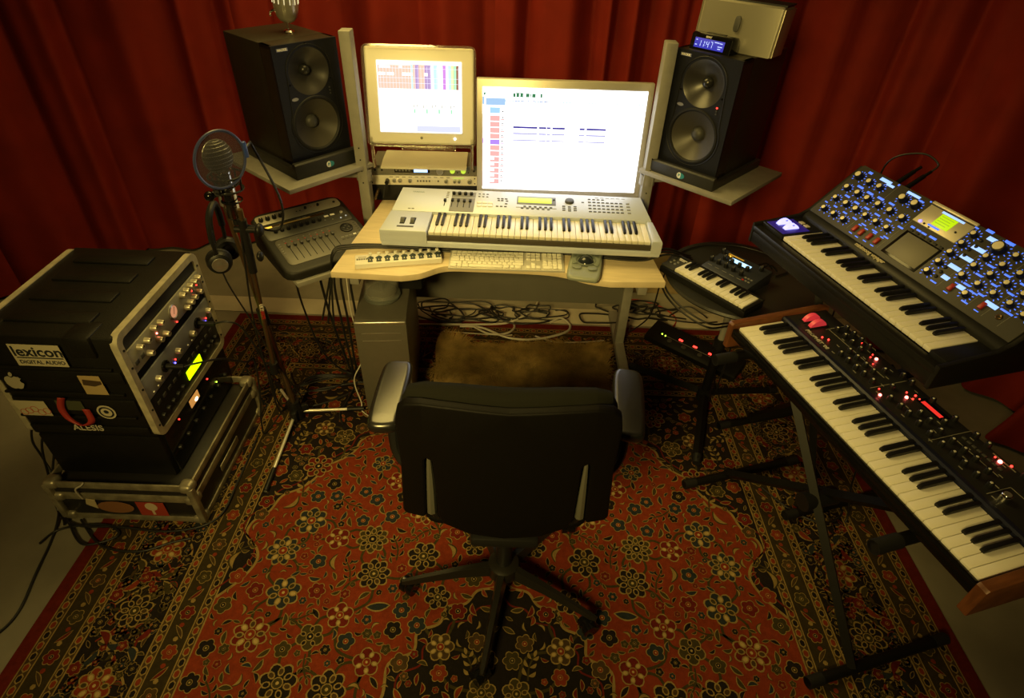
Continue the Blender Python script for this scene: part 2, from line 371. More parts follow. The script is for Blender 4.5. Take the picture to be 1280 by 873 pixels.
for _ in range(14000):
    x, y = random.uniform(.02, FX-.015), random.uniform(.35, FYB-.015); r = random.choice((.032, .028, .018, .014, .011))
    if not free(x, y, r*.95): continue
    placed.append((x, y, r)); z = zone(x, y); a = random.uniform(0, 6.3)
    k = random.random()
    if r > .023 and k < .55: spray(x, y, a, r*2.9, 9, True, random.choice((NAVY, OLV, NAVY)) if z == 0 else random.choice((OLV, DRED, TAN)))
    elif k < .62: leaf(x, y, a, r*2.6, r*1.05, 9, True, random.choice((NAVY, OLV, OLV, BLU)) if z == 0 else random.choice((RED, OLV, DRED)), TAN, random.uniform(-.4, .4))
    elif k < .85: rosette(x, y, r*.9, 9, True, a, RED if z == 0 else NAVY, random.randint(0, 3))
    else: leaf(x, y, a, r*2.4, r*.7, 9, True, TAN, OLV, .5)
# thickness below the pattern
b = len(rv); rv += [(x, y, z) for z in (.0005, .0079) for x, y in ((-HW, YF), (HW, YF), (HW, YB), (-HW, YB))]
for f in ([0, 3, 2, 1], [4, 5, 6, 7], [0, 1, 5, 4], [1, 2, 6, 5], [2, 3, 7, 6], [3, 0, 4, 7]): rf.append([b+i for i in f]); rc.append(DRED)
me = bpy.data.meshes.new('persian_rug'); me.from_pydata(rv, [], rf)
ca = me.color_attributes.new('weave', 'FLOAT_COLOR', 'CORNER')
flat = []
for f, c_ in zip(rf, rc):
    for _ in f: flat += [c_[0], c_[1], c_[2], 1]
ca.data.foreach_set('color', flat)
me.materials.append(mat('woven_wool', (.3, .05, .02), .9, attr='weave', var=.35, vs=60, bump=.5, bs=420, spec=.1, sheen=.1))
tag(put(me, 'persian_rug'), 'large red Persian rug with navy corners and floral border on the concrete floor', 'rug')

# ------------------------------------------------------------------ sheepskin under the desk
def sheepskin():
    rnd = random.Random(4); mb = MB(); ring = []
    base = [(-.35, 2.03), (-.37, 2.2), (-.385, 2.38), (-.30, 2.41), (-.17, 2.35), (0, 2.385), (.2, 2.38), (.37, 2.40), (.48, 2.35), (.46, 2.15), (.47, 2.0), (.3, 1.82), (.05, 1.76), (-.2, 1.82)]
    ring = catmull([(x, y, 0) for x, y in base], 5, True); n = len(ring); c0 = V((.05, 2.12, 0))
    vs = []; lv = (1, .93, .8, .6, .4, .2)
    for k, f in enumerate(lv): vs += [c0.lerp(p, f)+V((0, 0, .0105+(.024 if k else 0)+.006*sin(9*f+p.x*11)*(k > 0))) for p in ring]
    vs.append(c0+V((0, 0, .036)))
    fs = [[k*n+i, k*n+(i+1) % n, (k+1)*n+(i+1) % n, (k+1)*n+i] for k in range(len(lv)-1) for i in range(n)]+[[(len(lv)-1)*n+i, (len(lv)-1)*n+(i+1) % n, len(vs)-1] for i in range(n)]
    mb.add(vs, fs)
    poly = [(p.x, p.y) for p in ring]
    for _ in range(16000):
        x, y = rnd.uniform(-.4, .5), rnd.uniform(1.74, 2.44)
        if not inside(x, y, poly): continue
        a = rnd.gauss(sin(17*x+3*y)*1.3+cos(15*y-6*x)*1.3-1.2, .35); l = rnd.uniform(.03, .055); w_ = .0019; d = V((cos(a), sin(a), 0)); s_ = V((-d.y, d.x, 0))*w_
        p = V((x, y, .03)); q = p+d*l*.5+V((0, 0, l*.5)); e = p+d*l*1.1+V((0, 0, l*.42))
        mb.add([p-s_, p+s_, q+s_*.8, q-s_*.8, e], [[0, 1, 2, 3], [3, 2, 4]])
    o = mb.build('sheepskin', mat('golden_wool', (.40, .26, .075), .85, var=.6, vs=16, sheen=.2), None, 60)
    tag(o, 'golden brown sheepskin spread on the rug under the desk', 'sheepskin')
sheepskin()
# ------------------------------------------------------------------ desk with uprights and swing-out shelves
def rotz(a): return Matrix.Rotation(a, 4, 'Z')
def desk():
    t = thing('desk', 'pale birch computer desk with grey metal uprights and swing-out speaker shelves', 'desk', (-.06, 2.3, 0))
    o = V((-.06, 2.3, 0)); mv = Matrix.Translation(-o)
    fr = catmull([(-.42, 1.862, 0), (-.35, 1.885, 0), (-.27, 1.94, 0), (-.16, 1.948, 0), (.1, 1.944, 0), (.2, 1.925, 0), (.28, 1.89, 0), (.36, 1.874, 0)], 5)
    top = [(-.685, 1.872)]+[(p.x, p.y) for p in fr]+[(.566, 1.886), (.548, 2.05), (.50, 2.45), (.485, 2.68), (-.60, 2.68), (-.62, 2.43)]
    mb = MB(); mb.T = mv @ Matrix.Translation((0, 0, .706)); mb.prism(top, .026, .002); mb.build('desktop', K['birch'], t)
    for x in (-.66, .55):
        mb = MB(); mb.T = mv; mb.bx(x-.022, x+.022, 2.39, 2.45, .012, 1.445, .004)
        p = mb.build('post', K['greymetal'], t)
        mb = MB(); mb.T = mv
        for k in range(4): mb.cyl((x, 2.3895, .86+k*.05), (x, 2.388, .86+k*.05), .0032, n=8)
        mb.build('slot_holes', K['blackmat'], p)
        mb = MB(); mb.T = mv; mb.bx(x-.024, x+.024, 2.375 if x < 0 else 2.15, 2.68, .0095, .045, .006); mb.build('foot', K['greymetal'], t)
        mb = MB(); mb.T = mv; xs = x+(.05 if x < 0 else -.06); mb.bx(xs-.018, xs+.018, 1.9, 2.44, .66, .7055, .004); mb.build('support_arm', K['greymetal'], t)
    mb = MB(); mb.T = mv; mb.bx(-.638, .528, 2.405, 2.425, .27, .64, .003); mb.build('modesty_panel', mat('panel_grey', (.13, .125, .105), .55, var=.1), t)
    mb = MB(); mb.T = mv; mb.bx(-.3, .3, 2.1, 2.22, .64, .7055, .004); mb.build('cable_tray', K['greymetal'], t)
    def shelf(corner, yaw, W, D, z, th, postx, pivot):
        T = Matrix.Translation((corner[0], corner[1], z)) @ rotz(yaw)
        mb = MB(); mb.T = mv @ T; mb.bx(0, W, 0, D, -th, 0, .002); p = mb.build('shelf_plate', K['greymetal'], t)
        mb = MB(); mb.T = mv; mb.tube([(postx, 2.42, z-.05), (pivot[0], pivot[1], z-th-.016)], .014, smooth=False); mb.cyl((postx, 2.42, z-.07), (postx, 2.42, z-.025), .033, n=20)
        mb.build('shelf_bracket', K['greymetal'], p)
    shelf((-.876, 2.121), R(50.0), .40, .50, .935, .018, -.66, (-.85, 2.36))
    shelf((.505, 2.41), R(-43.7), .43, .43, .96, .018, .55, (.75, 2.42))
    shelf((-.826, 1.887), R(39.1), .36, .36, .664, .02, -.66, (-.8, 2.2))
    return t
desk()

# ------------------------------------------------------------------ loudspeakers on pads
ashwood = mat('black_ash_veneer', (.020, .016, .010), .42, spec=.35, var=.5, vs=14, stretch=(3, 22, 3), bump=.1, bs=80)
baffle_m = mat('blue_black_baffle', (.007, .0075, .011), .45, bump=.08, bs=700, spec=.3)
cone_m = mat('woofer_cone', (.045, .04, .03), .42, bump=.05, bs=300)
def hole_plate(mb, x0, x1, z0, z1, holes, y=0, n=48, mi=0):
    bm = bmesh.new(); es = []
    def loop(pts):
        vs = [bm.verts.new((p[0], y, p[1])) for p in pts]
        for i in range(len(vs)): es.append(bm.edges.new((vs[i-1], vs[i])))
    loop([(x0, z0), (x1, z0), (x1, z1), (x0, z1)])
    for cx, cz, r in holes: loop([(cx+r*cos(2*pi*k/n), cz+r*sin(2*pi*k/n)) for k in range(n)])
    bmesh.ops.triangle_fill(bm, use_beauty=True, use_dissolve=False, edges=es)
    mb.bm(bm, mi)
def speaker(label, loc, yaw, led):
    W, H, D = .2685, .433, .347; t = thing('studio_speaker', label, 'speaker', loc, yaw, 'studio loudspeakers beside the screens')
    mb = MB(); h = W/2
    mb.bx(-h, h, .075, D, 0, H, .003)
    for a in ((-h, -h+.012, 0, H), (h-.012, h, 0, H), (-h, h, 0, .012), (-h, h, H-.012, H)): mb.bx(a[0], a[1], .012, .08, a[2], a[3])
    mb.build('cabinet', ashwood, t)
    mb = MB(); hole_plate(mb, -h, h, 0, H, [(0, .331, .084), (0, .138, .106)]); 
    mb.add([(-h, 0, 0), (h, 0, 0), (h, 0, H), (-h, 0, H), (-h, .0125, 0), (h, .0125, 0), (h, .0125, H), (-h, .0125, H)], [[0, 1, 5, 4], [1, 2, 6, 5], [2, 3, 7, 6], [3, 0, 4, 7]])
    b = mb.build('front_baffle', baffle_m, t)
    F = lambda z: Matrix.Translation((0, 0, z)) @ Matrix.Rotation(R(90), 4, 'X')       # lathe z axis -> -y
    mb = MB(); mb.lathe([(.084, 0), (.079, -.003), (.070, -.010), (.055, -.021), (.038, -.032), (.0205, -.040)], 48, 0, F(.331)); mb.build('tweeter_horn', mat('horn', (.03, .028, .026), .32), t)
    mb = MB(); mb.lathe([(.021, -.041), (.0205, -.030), (.017, -.022), (.010, -.016), (0, -.014)], 32, 0, F(.331)); mb.build('tweeter_dome', mat('dome', (.02, .02, .02), .25), t)
    mb = MB(); mb.lathe([(.106, 0), (.104, .003), (.098, .004), (.094, .0005), (.0925, -.003)], 56, 0, F(.138)); mb.build('woofer_surround', K['rubber'], t)
    mb = MB(); mb.lathe([(.0925, -.003), (.07, -.020), (.045, -.036), (.026, -.046)], 56, 0, F(.138)); mb.build('woofer_cone', cone_m, t)
    mb = MB(); mb.lathe([(.0275, -.047), (.026, -.038), (.019, -.030), (.009, -.026), (0, -.025)], 32, 0, F(.138)); mb.build('dust_cap', K['darkgrey'], t)
    mb = MB()                                                     # raised outline around both drivers
    loop = [(.112*cos(a), -.0008, .138+.112*sin(a)) for a in [R(d) for d in range(-208, 29, 8)]]+[(.094*cos(R(d)), -.0008, .331+.094*sin(R(d))) for d in range(-4, 190, 8)]
    mb.tube(loop, .0016, 6, closed=True, smooth=False); mb.build('baffle_outline', K['black'], b)
    mb = MB(); mb.bx(-.115, -.07, -.0012, .0005, .411, .422, .0004)
    pl = mb.build('logo_plate', mat('plate_blue', (.10, .11, .22), .4), t)
    MB().text('MACKIE.', FRONT((-.0925, -.0013, .4165)), .0105, .0003, bold=.0004).build('logo_lettering', K['white'], pl)
    mb = MB(); mb.cyl((-.077, .0005, .243), (-.077, -.0012, .243), .011, n=24)
    for q in mb.v: pass
    mb.v = [(-.077+(x+.077)*1.25, y, .243+(z-.243)*.55) for x, y, z in mb.v]; mb.build('badge', K['silver'], t)
    for k, c_ in enumerate((led, K['darkgrey'], K['darkgrey'])):
        MB().cyl((.076, .0005, .262-.011*k), (.076, -.0018, .262-.011*k), .0032, n=12).build('indicator', c_, t)
    for x, z in ((0, .426), (-.087, .296), (.087, .296), (0, .236)): MB().cyl((x, .0005, z), (x, -.0014, z), .0035, n=10).build('screw', K['blackgloss'], t)
sL = V((-.8858, 2.2461)); dL = V((cos(R(48.67)), sin(R(48.67)))); nL = V((-dL.y, dL.x))
sR = V((.574, 2.412)); dR = V((cos(R(-43.67)), sin(R(-43.67)))); nR = V((-dR.y, dR.x))
def at2(o, d, n, u, v, z): p = o+d*u+n*v; return (p.x, p.y, z)
speaker('black studio loudspeaker on the left shelf, a silver lamp head on its top', at2(sL, dL, nL, .134, 0, .981), R(48.67), K['darkgrey'])
speaker('black studio loudspeaker on the right shelf with clock radio on its top', at2(sR, dR, nR, .134, 0, .994), R(-43.67), K['led_red'])
def pad(label, loc, yaw, h):
    t = thing('speaker_pad', label, 'speaker pad', loc, yaw, 'isolation pads under the loudspeakers')
    MB().profx([(-.03, 0), (-.034, .012), (-.034, h+.012), (-.028, h+.018), (-.012, h+.018), (-.004, h), (.36, h), (.36, 0)], -.15, .15, .002).build('pad_body', mat('pad_rubber', (.018, .018, .017), .5, bump=.2, bs=500), t)
    F = FRONT((.0, -.0345, h*.5+.006))
    MB().cyl(F @ V((.0, 0, -.001)), F @ V((.0, 0, .0008)), .012, n=24).build('emblem', K['white'], t)
    mb = MB()
    for q in range(24):
        a, b = -1.45+q*.12, -1.45+(q+1)*.12
        if b > 1.45: break
        mb.add([F @ V((.002+.021*cos(a), .0125*sin(a), .0011)), F @ V((.002+.021*cos(b), .0125*sin(b), .0011)), F @ V((.002+.004*cos(b), .012*sin(b), .0011)), F @ V((.002+.004*cos(a), .012*sin(a), .0011))], [[0, 1, 2, 3]])
    mb.text('P', F @ Matrix.Translation((-.002, 0, .0014)), .016, .0002, bold=.0008)
    mb.build('emblem_wave', mat('teal_print', (.02, .22, .28), .4), t)
pad('black rubber isolation pad under the left loudspeaker', at2(sL, dL, nL, .134, 0, .9355), R(48.67), .045)
pad('black rubber isolation pad under the right loudspeaker', at2(sR, dR, nR, .134, 0, .9605), R(-43.67), .033)

# ------------------------------------------------------------------ silver lamp head on the left loudspeaker
def lamp():
    x, y, z = -.90, 2.50, 1.4145; T = Matrix.Translation((0, 0, .03)) @ Matrix.Rotation(R(5), 4, 'Y')
    t = thing('lamp', 'vented silver lamp head pointing up on top of the left loudspeaker', 'lamp', (x, y, z))
    MB().cyl((0, 0, 0), (0, 0, .006), .02, .016, 20).cyl((0, 0, .005), (0, 0, .035), .004, n=10).build('lamp_stem', K['chrome'], t)
    mb = MB(); mb.T = T; mb.lathe([(0, 0), (.012, .001), (.026, .008), (.037, .022), (.044, .045), (.046, .06), (.048, .19), (.052, .194), (.052, .2), (.046, .2), (.044, .19), (.04, .05), (0, .03)], 40)
    s = mb.build('lamp_shade', mat('lamp_silver', (.6, .57, .48), .3, .75), t)
    for k in range(14):
        a = 2*pi*k/14; mb = MB(); mb.T = T @ rotz(a); mb.box((.0468, 0, .085), (.003, .0034, .034), .001); mb.build('vent_slot', glow('vent_light', (1, .82, .4), .8) if k == 0 else bpy.data.materials['vent_light'], s)
    mb = MB(); mb.T = T; mb.tube([(-.045, 0, .04), (-.06, 0, .03), (-.058, -.01, .02)], .004); mb.build('tilt_knob', K['chrome'], t)
    mb = MB(); mb.T = T; mb.ball((0, 0, .165), .026, 16); mb.build('bulb', glow('bulb_glow', (1, .75, .32), 25), t)
    l = bpy.data.lights.new('lamp_light', 'SPOT'); l.energy = 30; l.color = WARM; l.shadow_soft_size = .05; l.spot_size = R(150); l.spot_blend = .6
    o = bpy.data.objects.new('lamp_light', l); C.objects.link(o); o.location = (x+.02, y, z+.26); o.rotation_euler = (R(180), 0, 0)
lamp()

# ------------------------------------------------------------------ clock and radio on the right loudspeaker
def radio():
    p = at2(sR, dR, nR, .16, .10, 1.4275); t = thing('radio', 'silver slanted table radio behind the black clock, on the right loudspeaker', 'radio', p, R(-41))
    prof = [(0, 0), (.10, 0), (.118, .145), (.108, .155), (.008, .155), (-.002, .15)]
    MB().profx([(-.002, 0), (.085, 0), (.115, .15), (.105, .158), (.022, .158), (.016, .152)], -.150, .150, .008).build('radio_body', mat('radio_silver', (.27, .255, .20), .4, .5), t)
    MB().profx([(.028, .157), (.11, .157), (.112, .163), (.03, .163)], -.148, .152, .002).build('top_cover', K['black'], t)
    q = MB(); q.T = PL((0, .005, .09), (1, 0, 0), (0, .118, 1)); q.prism([(x*.011, y*.026) for x, y in [(cos(a)*.8+(.2 if cos(a) > 0 else -.2), sin(a)*.6+(.4 if sin(a) > 0 else -.4)) for a in [R(9+18*i) for i in range(20)]]], .004, .001); q.build('control_pad', K['darkgrey'], t)
    for s in (-1, 1): MB().profx([(-.001, .002), (.083, .002), (.112, .149), (.017, .151)], s*.150-.006, s*.150+.006, .003).build('end_cap', mat('radio_edge', (.36, .33, .25), .3, .7), t)
    p = at2(sR, dR, nR, .112, .028, 1.4275); t = thing('clock', 'small black clock with blue lit digits, in front of the silver radio', 'clock', p, R(-45))
    MB().profx([(-.002, 0), (.062, 0), (.062, .040), (.05, .052), (.014, .055), (.006, .05)], -.083, .083, .004).build('clock_body', K['blackgloss'], t)
    MB().box((0, .036, .0545), (.075, .02, .003), .001).build('snooze_bar', K['black'], t)
    F = PL((-.004, .0015, .0235), (1, 0, 0), (0, .15, 1))
    q = MB(); q.T = F; q.box((0, 0, .0008), (.12, .032, .0022), .0006); d = q.build('clock_display', glow('blue_screen', (.05, .055, .75), .6), t)
    q = MB()
    seg = {'1': 'bc', '4': 'fgbc', '7': 'abc'}; sx = {'a': (0, .010, .0075, .0018), 'g': (0, 0, .0075, .0018), 'd': (0, -.010, .0075, .0018), 'f': (-.0042, .005, .0018, .0085), 'b': (.0042, .005, .0018, .0085), 'c': (.0042, -.005, .0018, .0085), 'e': (-.0042, -.005, .0018, .0085)}
    q.T = F
    for ch, x in zip('1147', (-.038, -.024, -.006, .009)):
        for s in seg[ch]: a, b, c_, e = sx[s]; q.box((x+a+b*.1, b-.001, .0021), (c_, e, .0006))
    for b in (.004, -.005): q.box((-.0145, b, .0021), (.0018, .0018, .0006))
    for a, b, l in ((.03, .010, .018), (.047, .009, .012), (.045, -.002, .018), (.043, -.009, .012), (-.052, .009, .006), (-.052, -.007, .008)): q.box((a, b, .0021), (l, .0024, .0005))
    q.build('digits', glow('digit_blue', (.55, .65, 1), 1.3), d)
    MB().text('SONY', PL((-.012, .0045, .0455), (1, 0, 0), (0, .15, 1)), .0085, .0006, bold=.0003).build('lettering', K['white'], t)
radio()

# ------------------------------------------------------------------ monitors
def merged(base, name, bm_, by, mats, t):                          # one screen mesh: the panel and the picture on it
    ms = [bm_]
    for m, mb in by.items():
        ms.append(mats[m]); b = len(base.v); base.v += mb.v; base.f += [[i+b for i in f] for f in mb.f]; base.m += [len(ms)-1]*len(mb.f)
    base.build(name, ms, t)
def wide_monitor():
    W, H = .660, .413; px, py, pz = -.1545, 2.432, .839; t = thing('monitor', 'wide silver monitor with white editing window, behind the grey synthesizer keyboard', 'monitor', (px+W/2, py+.05, .7325), R(.99))
    T = Matrix.Translation((0, -.05, pz-.7325)) @ Matrix.Rotation(-R(4.76), 4, 'X') @ Matrix.Translation((-W/2, 0, 0))
    mb = MB(); mb.T = T; mb.bx(-.024, W+.024, .002, .034, -.03, H+.03, .004); mb.build('housing', mat('monitor_alu', (.60, .57, .5), .38, .5), t)
    sb = MB(); sb.T = T; sb.bx(0, W, -.0005, .003, 0, H); glow('screen_white', (1, 1, 1.0), 2.6, (0, 0, 0))
    MATS = dict(p=glow('pink_track', (1, .50, .48), 1), b=glow('sky_track', (.35, .62, .95), 1.2), v=glow('violet_track', (.45, .25, .9), 1.1), n=glow('navy_clip', (.05, .04, .36), 1), l=glow('lilac_clip', (.50, .49, .84), 1), g=glow('green_counter', (.03, .22, .1), 1), k=glow('black_pixels', (.01, .01, .02), .3), c=glow('pale_blue', (.40, .64, .95), 1))
    it = []
    def q(u0, u1, v0, v1, m): it.append((u0, u1, v0, v1, m))       # fractions, v from top
    q(.02, .14, .10, .165, 'c')
    q(.0, .012, .09, .16, 'c'); q(.045, .108, .185, .24, 'b')
    for k in range(13):
        v = .263+k*.0575; m = 'v' if k == 4 else 'p'
        if k < 12: q(.047, .108, v, v+.05, m); q(.113, .136, v+.028, v+.040, m)
        q(.113, .136, v-.01, v-.004, 'p')
    for k in range(7, 12): q(.047, .075, .263+k*.0575+.006, .263+k*.0575+.03, 'w')
    q(0, .004, .25, .97, 'p')
    q(0, .006, .48, .53, 'v')
    for k in range(13): q(.120, .128, .215+k*.0575, .229+k*.0575, 'k')
    for a, b in ((.19, .342), (.352, .398), (.401, .424), (.435, .513), (.604, .637), (.648, .77)):
        q(a, b, .358, .377, 'n'); q(a, b, .420, .436, 'l'); q(a, b, .486, .499, 'l')
    for a, b in ((.2, .25), (.27, .34), (.35, .4)): q(a, b, .595, .6, 'l'); q(a, b, .62, .623, 'l')
    for a, b in ((.185, .200), (.205, .222), (.228, .246), (.262, .284), (.288, .294), (.3, .322), (.35, .362), (.365, .37)): q(a, b, .05, .085, 'g')
    q(.2, .25, .046, .052, 'g'); q(.2, .25, .08, .086, 'g'); q(.008, .04, .05, .058, 'g'); q(.008, .018, .05, .075, 'g')
    for k in range(18):
        q(.2+k*.0122, .2+k*.0122+.006, .113+.004*(k % 3), .126, 'n')
    for k in range(44): q(.14+k*.0193, .14+k*.0193+.012, .118, .127, 'c')
    MATS['w'] = bpy.data.materials['screen_white']
    by = {}
    for u0, u1, v0, v1, m in it:
        mb = by.setdefault(m, MB()); mb.T = T; mb.bx(u0*W, u1*W, -.0009 if m != 'w' else -.0013, -.0004, (1-v1)*H, (1-v0)*H)
    merged(sb, 'screen', bpy.data.materials['screen_white'], by, MATS, t)
    mb = MB(); mb.bx(-.13, .13, -.02, .17, 0, .006, .002); mb.T = Matrix.Translation((0, .03, 0)); mb.bx(-.12, .12, .0, .012, .004, .26, .003); mb.build('monitor_stand', K['alu'], t)
wide_monitor()
def old_monitor():
    W, H = .338, .270; px, py, pz = -.5803, 2.4642, 1.0576; bz = .9025
    t = thing('monitor', 'small white monitor in a clear acrylic easel frame, on top of the rack gear', 'monitor', (px+W/2, py+.06, bz), R(1.77))
    T = Matrix.Translation((0, -.06, pz-bz)) @ Matrix.Rotation(-R(12.6), 4, 'X') @ Matrix.Translation((-W/2, 0, 0))
    acr = mat('clear_acrylic', (.9, .88, .8), .06, trans=.92, spec=.5)
    mb = MB(); mb.T = T; mb.bx(-.050, W+.050, .002, .028, -.048, H+.050, .012, seg=3); mb.build('housing', mat('cream_bezel', (.82, .79, .68), .35), t)
    mb = MB(); mb.T = T
    rim = lambda e, r: [(x, z) for cx, cz, a0 in ((W+e-r, H+e-r, 0), (-e+r, H+e-r, 90), (-e+r, -e+r, 180), (W+e-r, -e+r, 270)) for x, z in [(cx+r*cos(R(a0+d)), cz+r*sin(R(a0+d))) for d in (0, 30, 60, 90)]]
    a, b = rim(.058, .024), rim(.0505, .016); n = len(a)
    vs = [(x, y, z) for y in (-.003, .03) for ring in (a, b) for x, z in ring]
    fs = []
    for i in range(n):
        j = (i+1) % n; fs += [[i, j, n+j, n+i], [2*n+i, 3*n+i, 3*n+j, 2*n+j], [i, 2*n+i, 2*n+j, j], [n+i, n+j, 3*n+j, 3*n+i]]
    mb.add(vs, fs); mb.build('acrylic_frame', acr, t)
    for s in (0, 1):
        x = -.047 if s == 0 else W+.035; p0 = T @ V((x, .01, -.04)); mb = MB(); mb.bx(p0.x, p0.x+.012, p0.y-.012, p0.y+.014, 0, p0.z+.02, .003); mb.build('acrylic_leg', acr, t)
    mb = MB(); mb.T = Matrix.Translation((0, .0, 0)); mb.profx([(-.072, 0), (-.072, .006), (.02, .018), (.10, .018), (.10, 0)], -.185, .185, .004); mb.build('acrylic_base', mat('smoky_acrylic', (.74, .71, .60), .22, trans=.15), t)
    mb = MB(); mb.tube([(-.12, .16, .004), (-.118, .1, .1), (-.11, .05, .22)], .006); mb.tube([(.12, .16, .004), (.118, .1, .1), (.11, .05, .22)], .006); mb.tube([(-.12, .16, .005), (.12, .16, .005)], .006); mb.build('easel_leg', acr, t)
    sb = MB(); sb.T = T; sb.bx(0, W, -.0008, .003, 0, H); glow('mixer_screen', (1, .98, .95), 1.7, (0, 0, 0))
    cols = dict(s=glow('salmon_strips', (1, .50, .42), 1.2), d=glow('purple_strips', (.38, .26, .62), 1.1), a=glow('aqua_strips', (.45, .85, .8), 1.2), m=glow('magenta_strips', (.6, .2, .8), 1.1), g=glow('green_strips', (.3, .85, .5), 1.15), y=glow('yellow_strips', (.95, .95, .35), 1.2), r=glow('maroon_strip', (.3, .08, .08), 1), l=glow('lavender_strips', (.8, .78, .97), 1.4), w=bpy.data.materials['mixer_screen'], t=glow('grey_ticks', (.35, .38, .35), 1), o=glow('blue_dock', (.6, .64, .85), 1.2), e=glow('cream_strips', (1, .93, .7), 1.5))
    by = {}
    def q(u0, u1, v0, v1, m, d=0): mb = by.setdefault(m, MB()); mb.T = T; mb.bx(u0*W, u1*W, -.0012-d*.0004, -.0005, (1-v1)*H, (1-v0)*H)
    q(0.01, .40, .06, .38, 's'); seq = 'aldsldlaallmlaygr'
    u = .40
    for c_, wd in zip('asdssddlallmlaygr', (.03, .03, .05, .04, .04, .035, .05, .04, .05, .04, .035, .04, .035, .04, .035, .035, .035)):
        q(u, u+wd*.86, .05, .38, c_); u += wd*.86
    for k in range(1, 27): q(k*.037, k*.037+.0025, .07, .38, 'l', 1)
    for v in (.10, .23, .30): q(.02, .96, v, v+.004, 'l', 1)
    for a, b in ((.02, .1), (.12, .2), (.3, .42), (.56, .6), (.33, .4)): q(a, b, .16, .2, 'w', 2)
    for a, b in ((.03, .16), (.26, .3)): q(a, b, .07, .095, 'w', 2)
    for k in range(26): q(.02+k*.037, .045+k*.037, .405, .415, 'l'); 
    for k in range(10): q(.03+k*.037, .05+k*.037, .60, .66, 'e')
    for k in range(15): q(.42+k*.037, .43+k*.037, .60, .645-.02*(k % 3), 't'); q(.42+k*.037, .44+k*.037, .66, .72, 'l' if k % 4 else 'g')
    q(.45, .98, .90, .985, 'o'); q(.2, .45, .93, .985, 'l'); q(.3, .98, .775, .782, 'l')
    merged(sb, 'screen', bpy.data.materials['mixer_screen'], by, cols, t)
    mb = MB(); mb.T = T; mb.cyl((W/2, .001, -.021), (W/2, -.0008, -.021), .0055, n=20); mb.build('emblem', K['grey'], t)
    mb = MB(); mb.T = T; mb.cyl((W-.03, .001, -.022), (W-.03, -.001, -.022), .0045, n=16); mb.build('power_light', glow('power_white', (1, 1, .9), 4), t)
old_monitor()

# ------------------------------------------------------------------ rack gear on the desk
def knob_part(parent, T, r, h, mbody, name='knob', cap=None, line=None):
    mb = MB(); mb.T = T; mb.lathe([(r, 0), (r*.98, h*.5), (r*.9, h*.92), (r*.8, h), (0, h)], 20); k = mb.build(name, mbody, parent)
    if cap: mb = MB(); mb.T = T; mb.lathe([(r*.68, h), (r*.66, h*1.06), (0, h*1.07)], 18); mb.build('knob_cap', cap, k)
    if line: mb = MB(); mb.T = T; mb.box((0, r*.5, h*1.02), (r*.16, r*.8, h*.08)); mb.build('pointer', line, k)
    return k
def rack_on_desk():
    x0, y0 = -.662, 2.497; yaw = R(3.2)
    def unit(label, z, name, cat, m, h=.044):
        t = thing(name, label, cat, (x0+.241*cos(yaw), y0+.241*sin(yaw), z), yaw)
        MB().bx(-.222, .222, .004, .17, .001, h-.001, .002).build('chassis', m, t); MB().bx(-.241, .241, 0, .005, 0, h, .001).build('face_plate', m, t); return t
    F = lambda x, z: FRONT((x, 0, z))
    t = unit('black rack unit with a plug in front, bottom of the desk gear', .7325, 'power_conditioner', 'rack unit', K['black'], .073)
    MB().cyl((-.205, 0, .05), (-.205, -.05, .05), .007).cyl((-.205, -.05, .05), (-.205, -.09, .047), .0055).build('plug', K['brass'], t)
    for k in range(6): MB().bx(-.08+k*.05, -.05+k*.05, -.003, .001, .02, .04, .001).build('rocker_switch', K['darkgrey'], t)
    t = unit('silver single-height preamp covered in small knobs, on the black rack unit', .8065, 'preamp', 'preamp', mat('preamp_silver', (.85, .83, .76), .4, .15))
    for x in (-.228, .228):
        for z in (.01, .034): knob_part(t, F(x, z), .003, .002, K['black'], 'screw')
    for x, r in ((-.13, .009), (-.105, .009), (-.06, .009), (.10, .009), (.138, .008), (.158, .008), (.205, .0115)): knob_part(t, F(x, .021), r, .012, K['alu'], 'knob', K['grey'])
    for k in range(8): MB().bx(-.03+k*.013, -.022+k*.013, -.003, .001, .016, .024, .001).build('button', K['white'] if k in (5, 6) else K['grey'], t)
    for k in range(10): MB().bx(-.15+k*.028, -.135+k*.028, -.0006, .001, .036, .038).build('legend_bar', K['black'], t)
    MB().bx(.13, .18, -.0006, .001, .033, .037).build('meter_light', glow('lime_meter', (.7, .9, .1), .8), t)
    MB().cyl((-.16, 0, .021), (-.16, -.03, .021), .009).tube([(-.16, -.03, .021), (-.165, -.06, .012), (-.175, -.075, -.03)], .0035).build('plug', K['black'], t)
    t = unit('dark grey audio interface with blue readout and two lit green knobs', .8535, 'audio_interface', 'audio interface', mat('interface_grey', (.2, .195, .17), .45, .2))
    for x in (-.21, -.18, .225): knob_part(t, F(x, .022), .005, .003, K['black'], 'jack')
    MB().bx(-.125, .03, -.002, .001, .011, .034, .001).build('display_window', K['blackgloss'], t)
    MB().bx(-.04, .02, -.003, -.001, .014, .031).build('blue_readout', glow('blue_readout', (.25, .4, 1), 3.5), t)
    for k in range(5): MB().bx(-.12+k*.014, -.112+k*.014, -.003, -.001, .018, .026).build('slider_tab', K['grey'], t)
    knob_part(t, F(.075, .022), .017, .016, K['alu'], 'knob', K['silver'])
    for x in (.13, .178): knob_part(t, F(x, .023), .0115, .012, glow('lit_knob', (.5, .75, .05), .9, (.3, .4, .05)), 'lit_knob')
    for x in (.152, .2): knob_part(t, F(x, .014), .003, .002, K['black'], 'jack')
rack_on_desk()
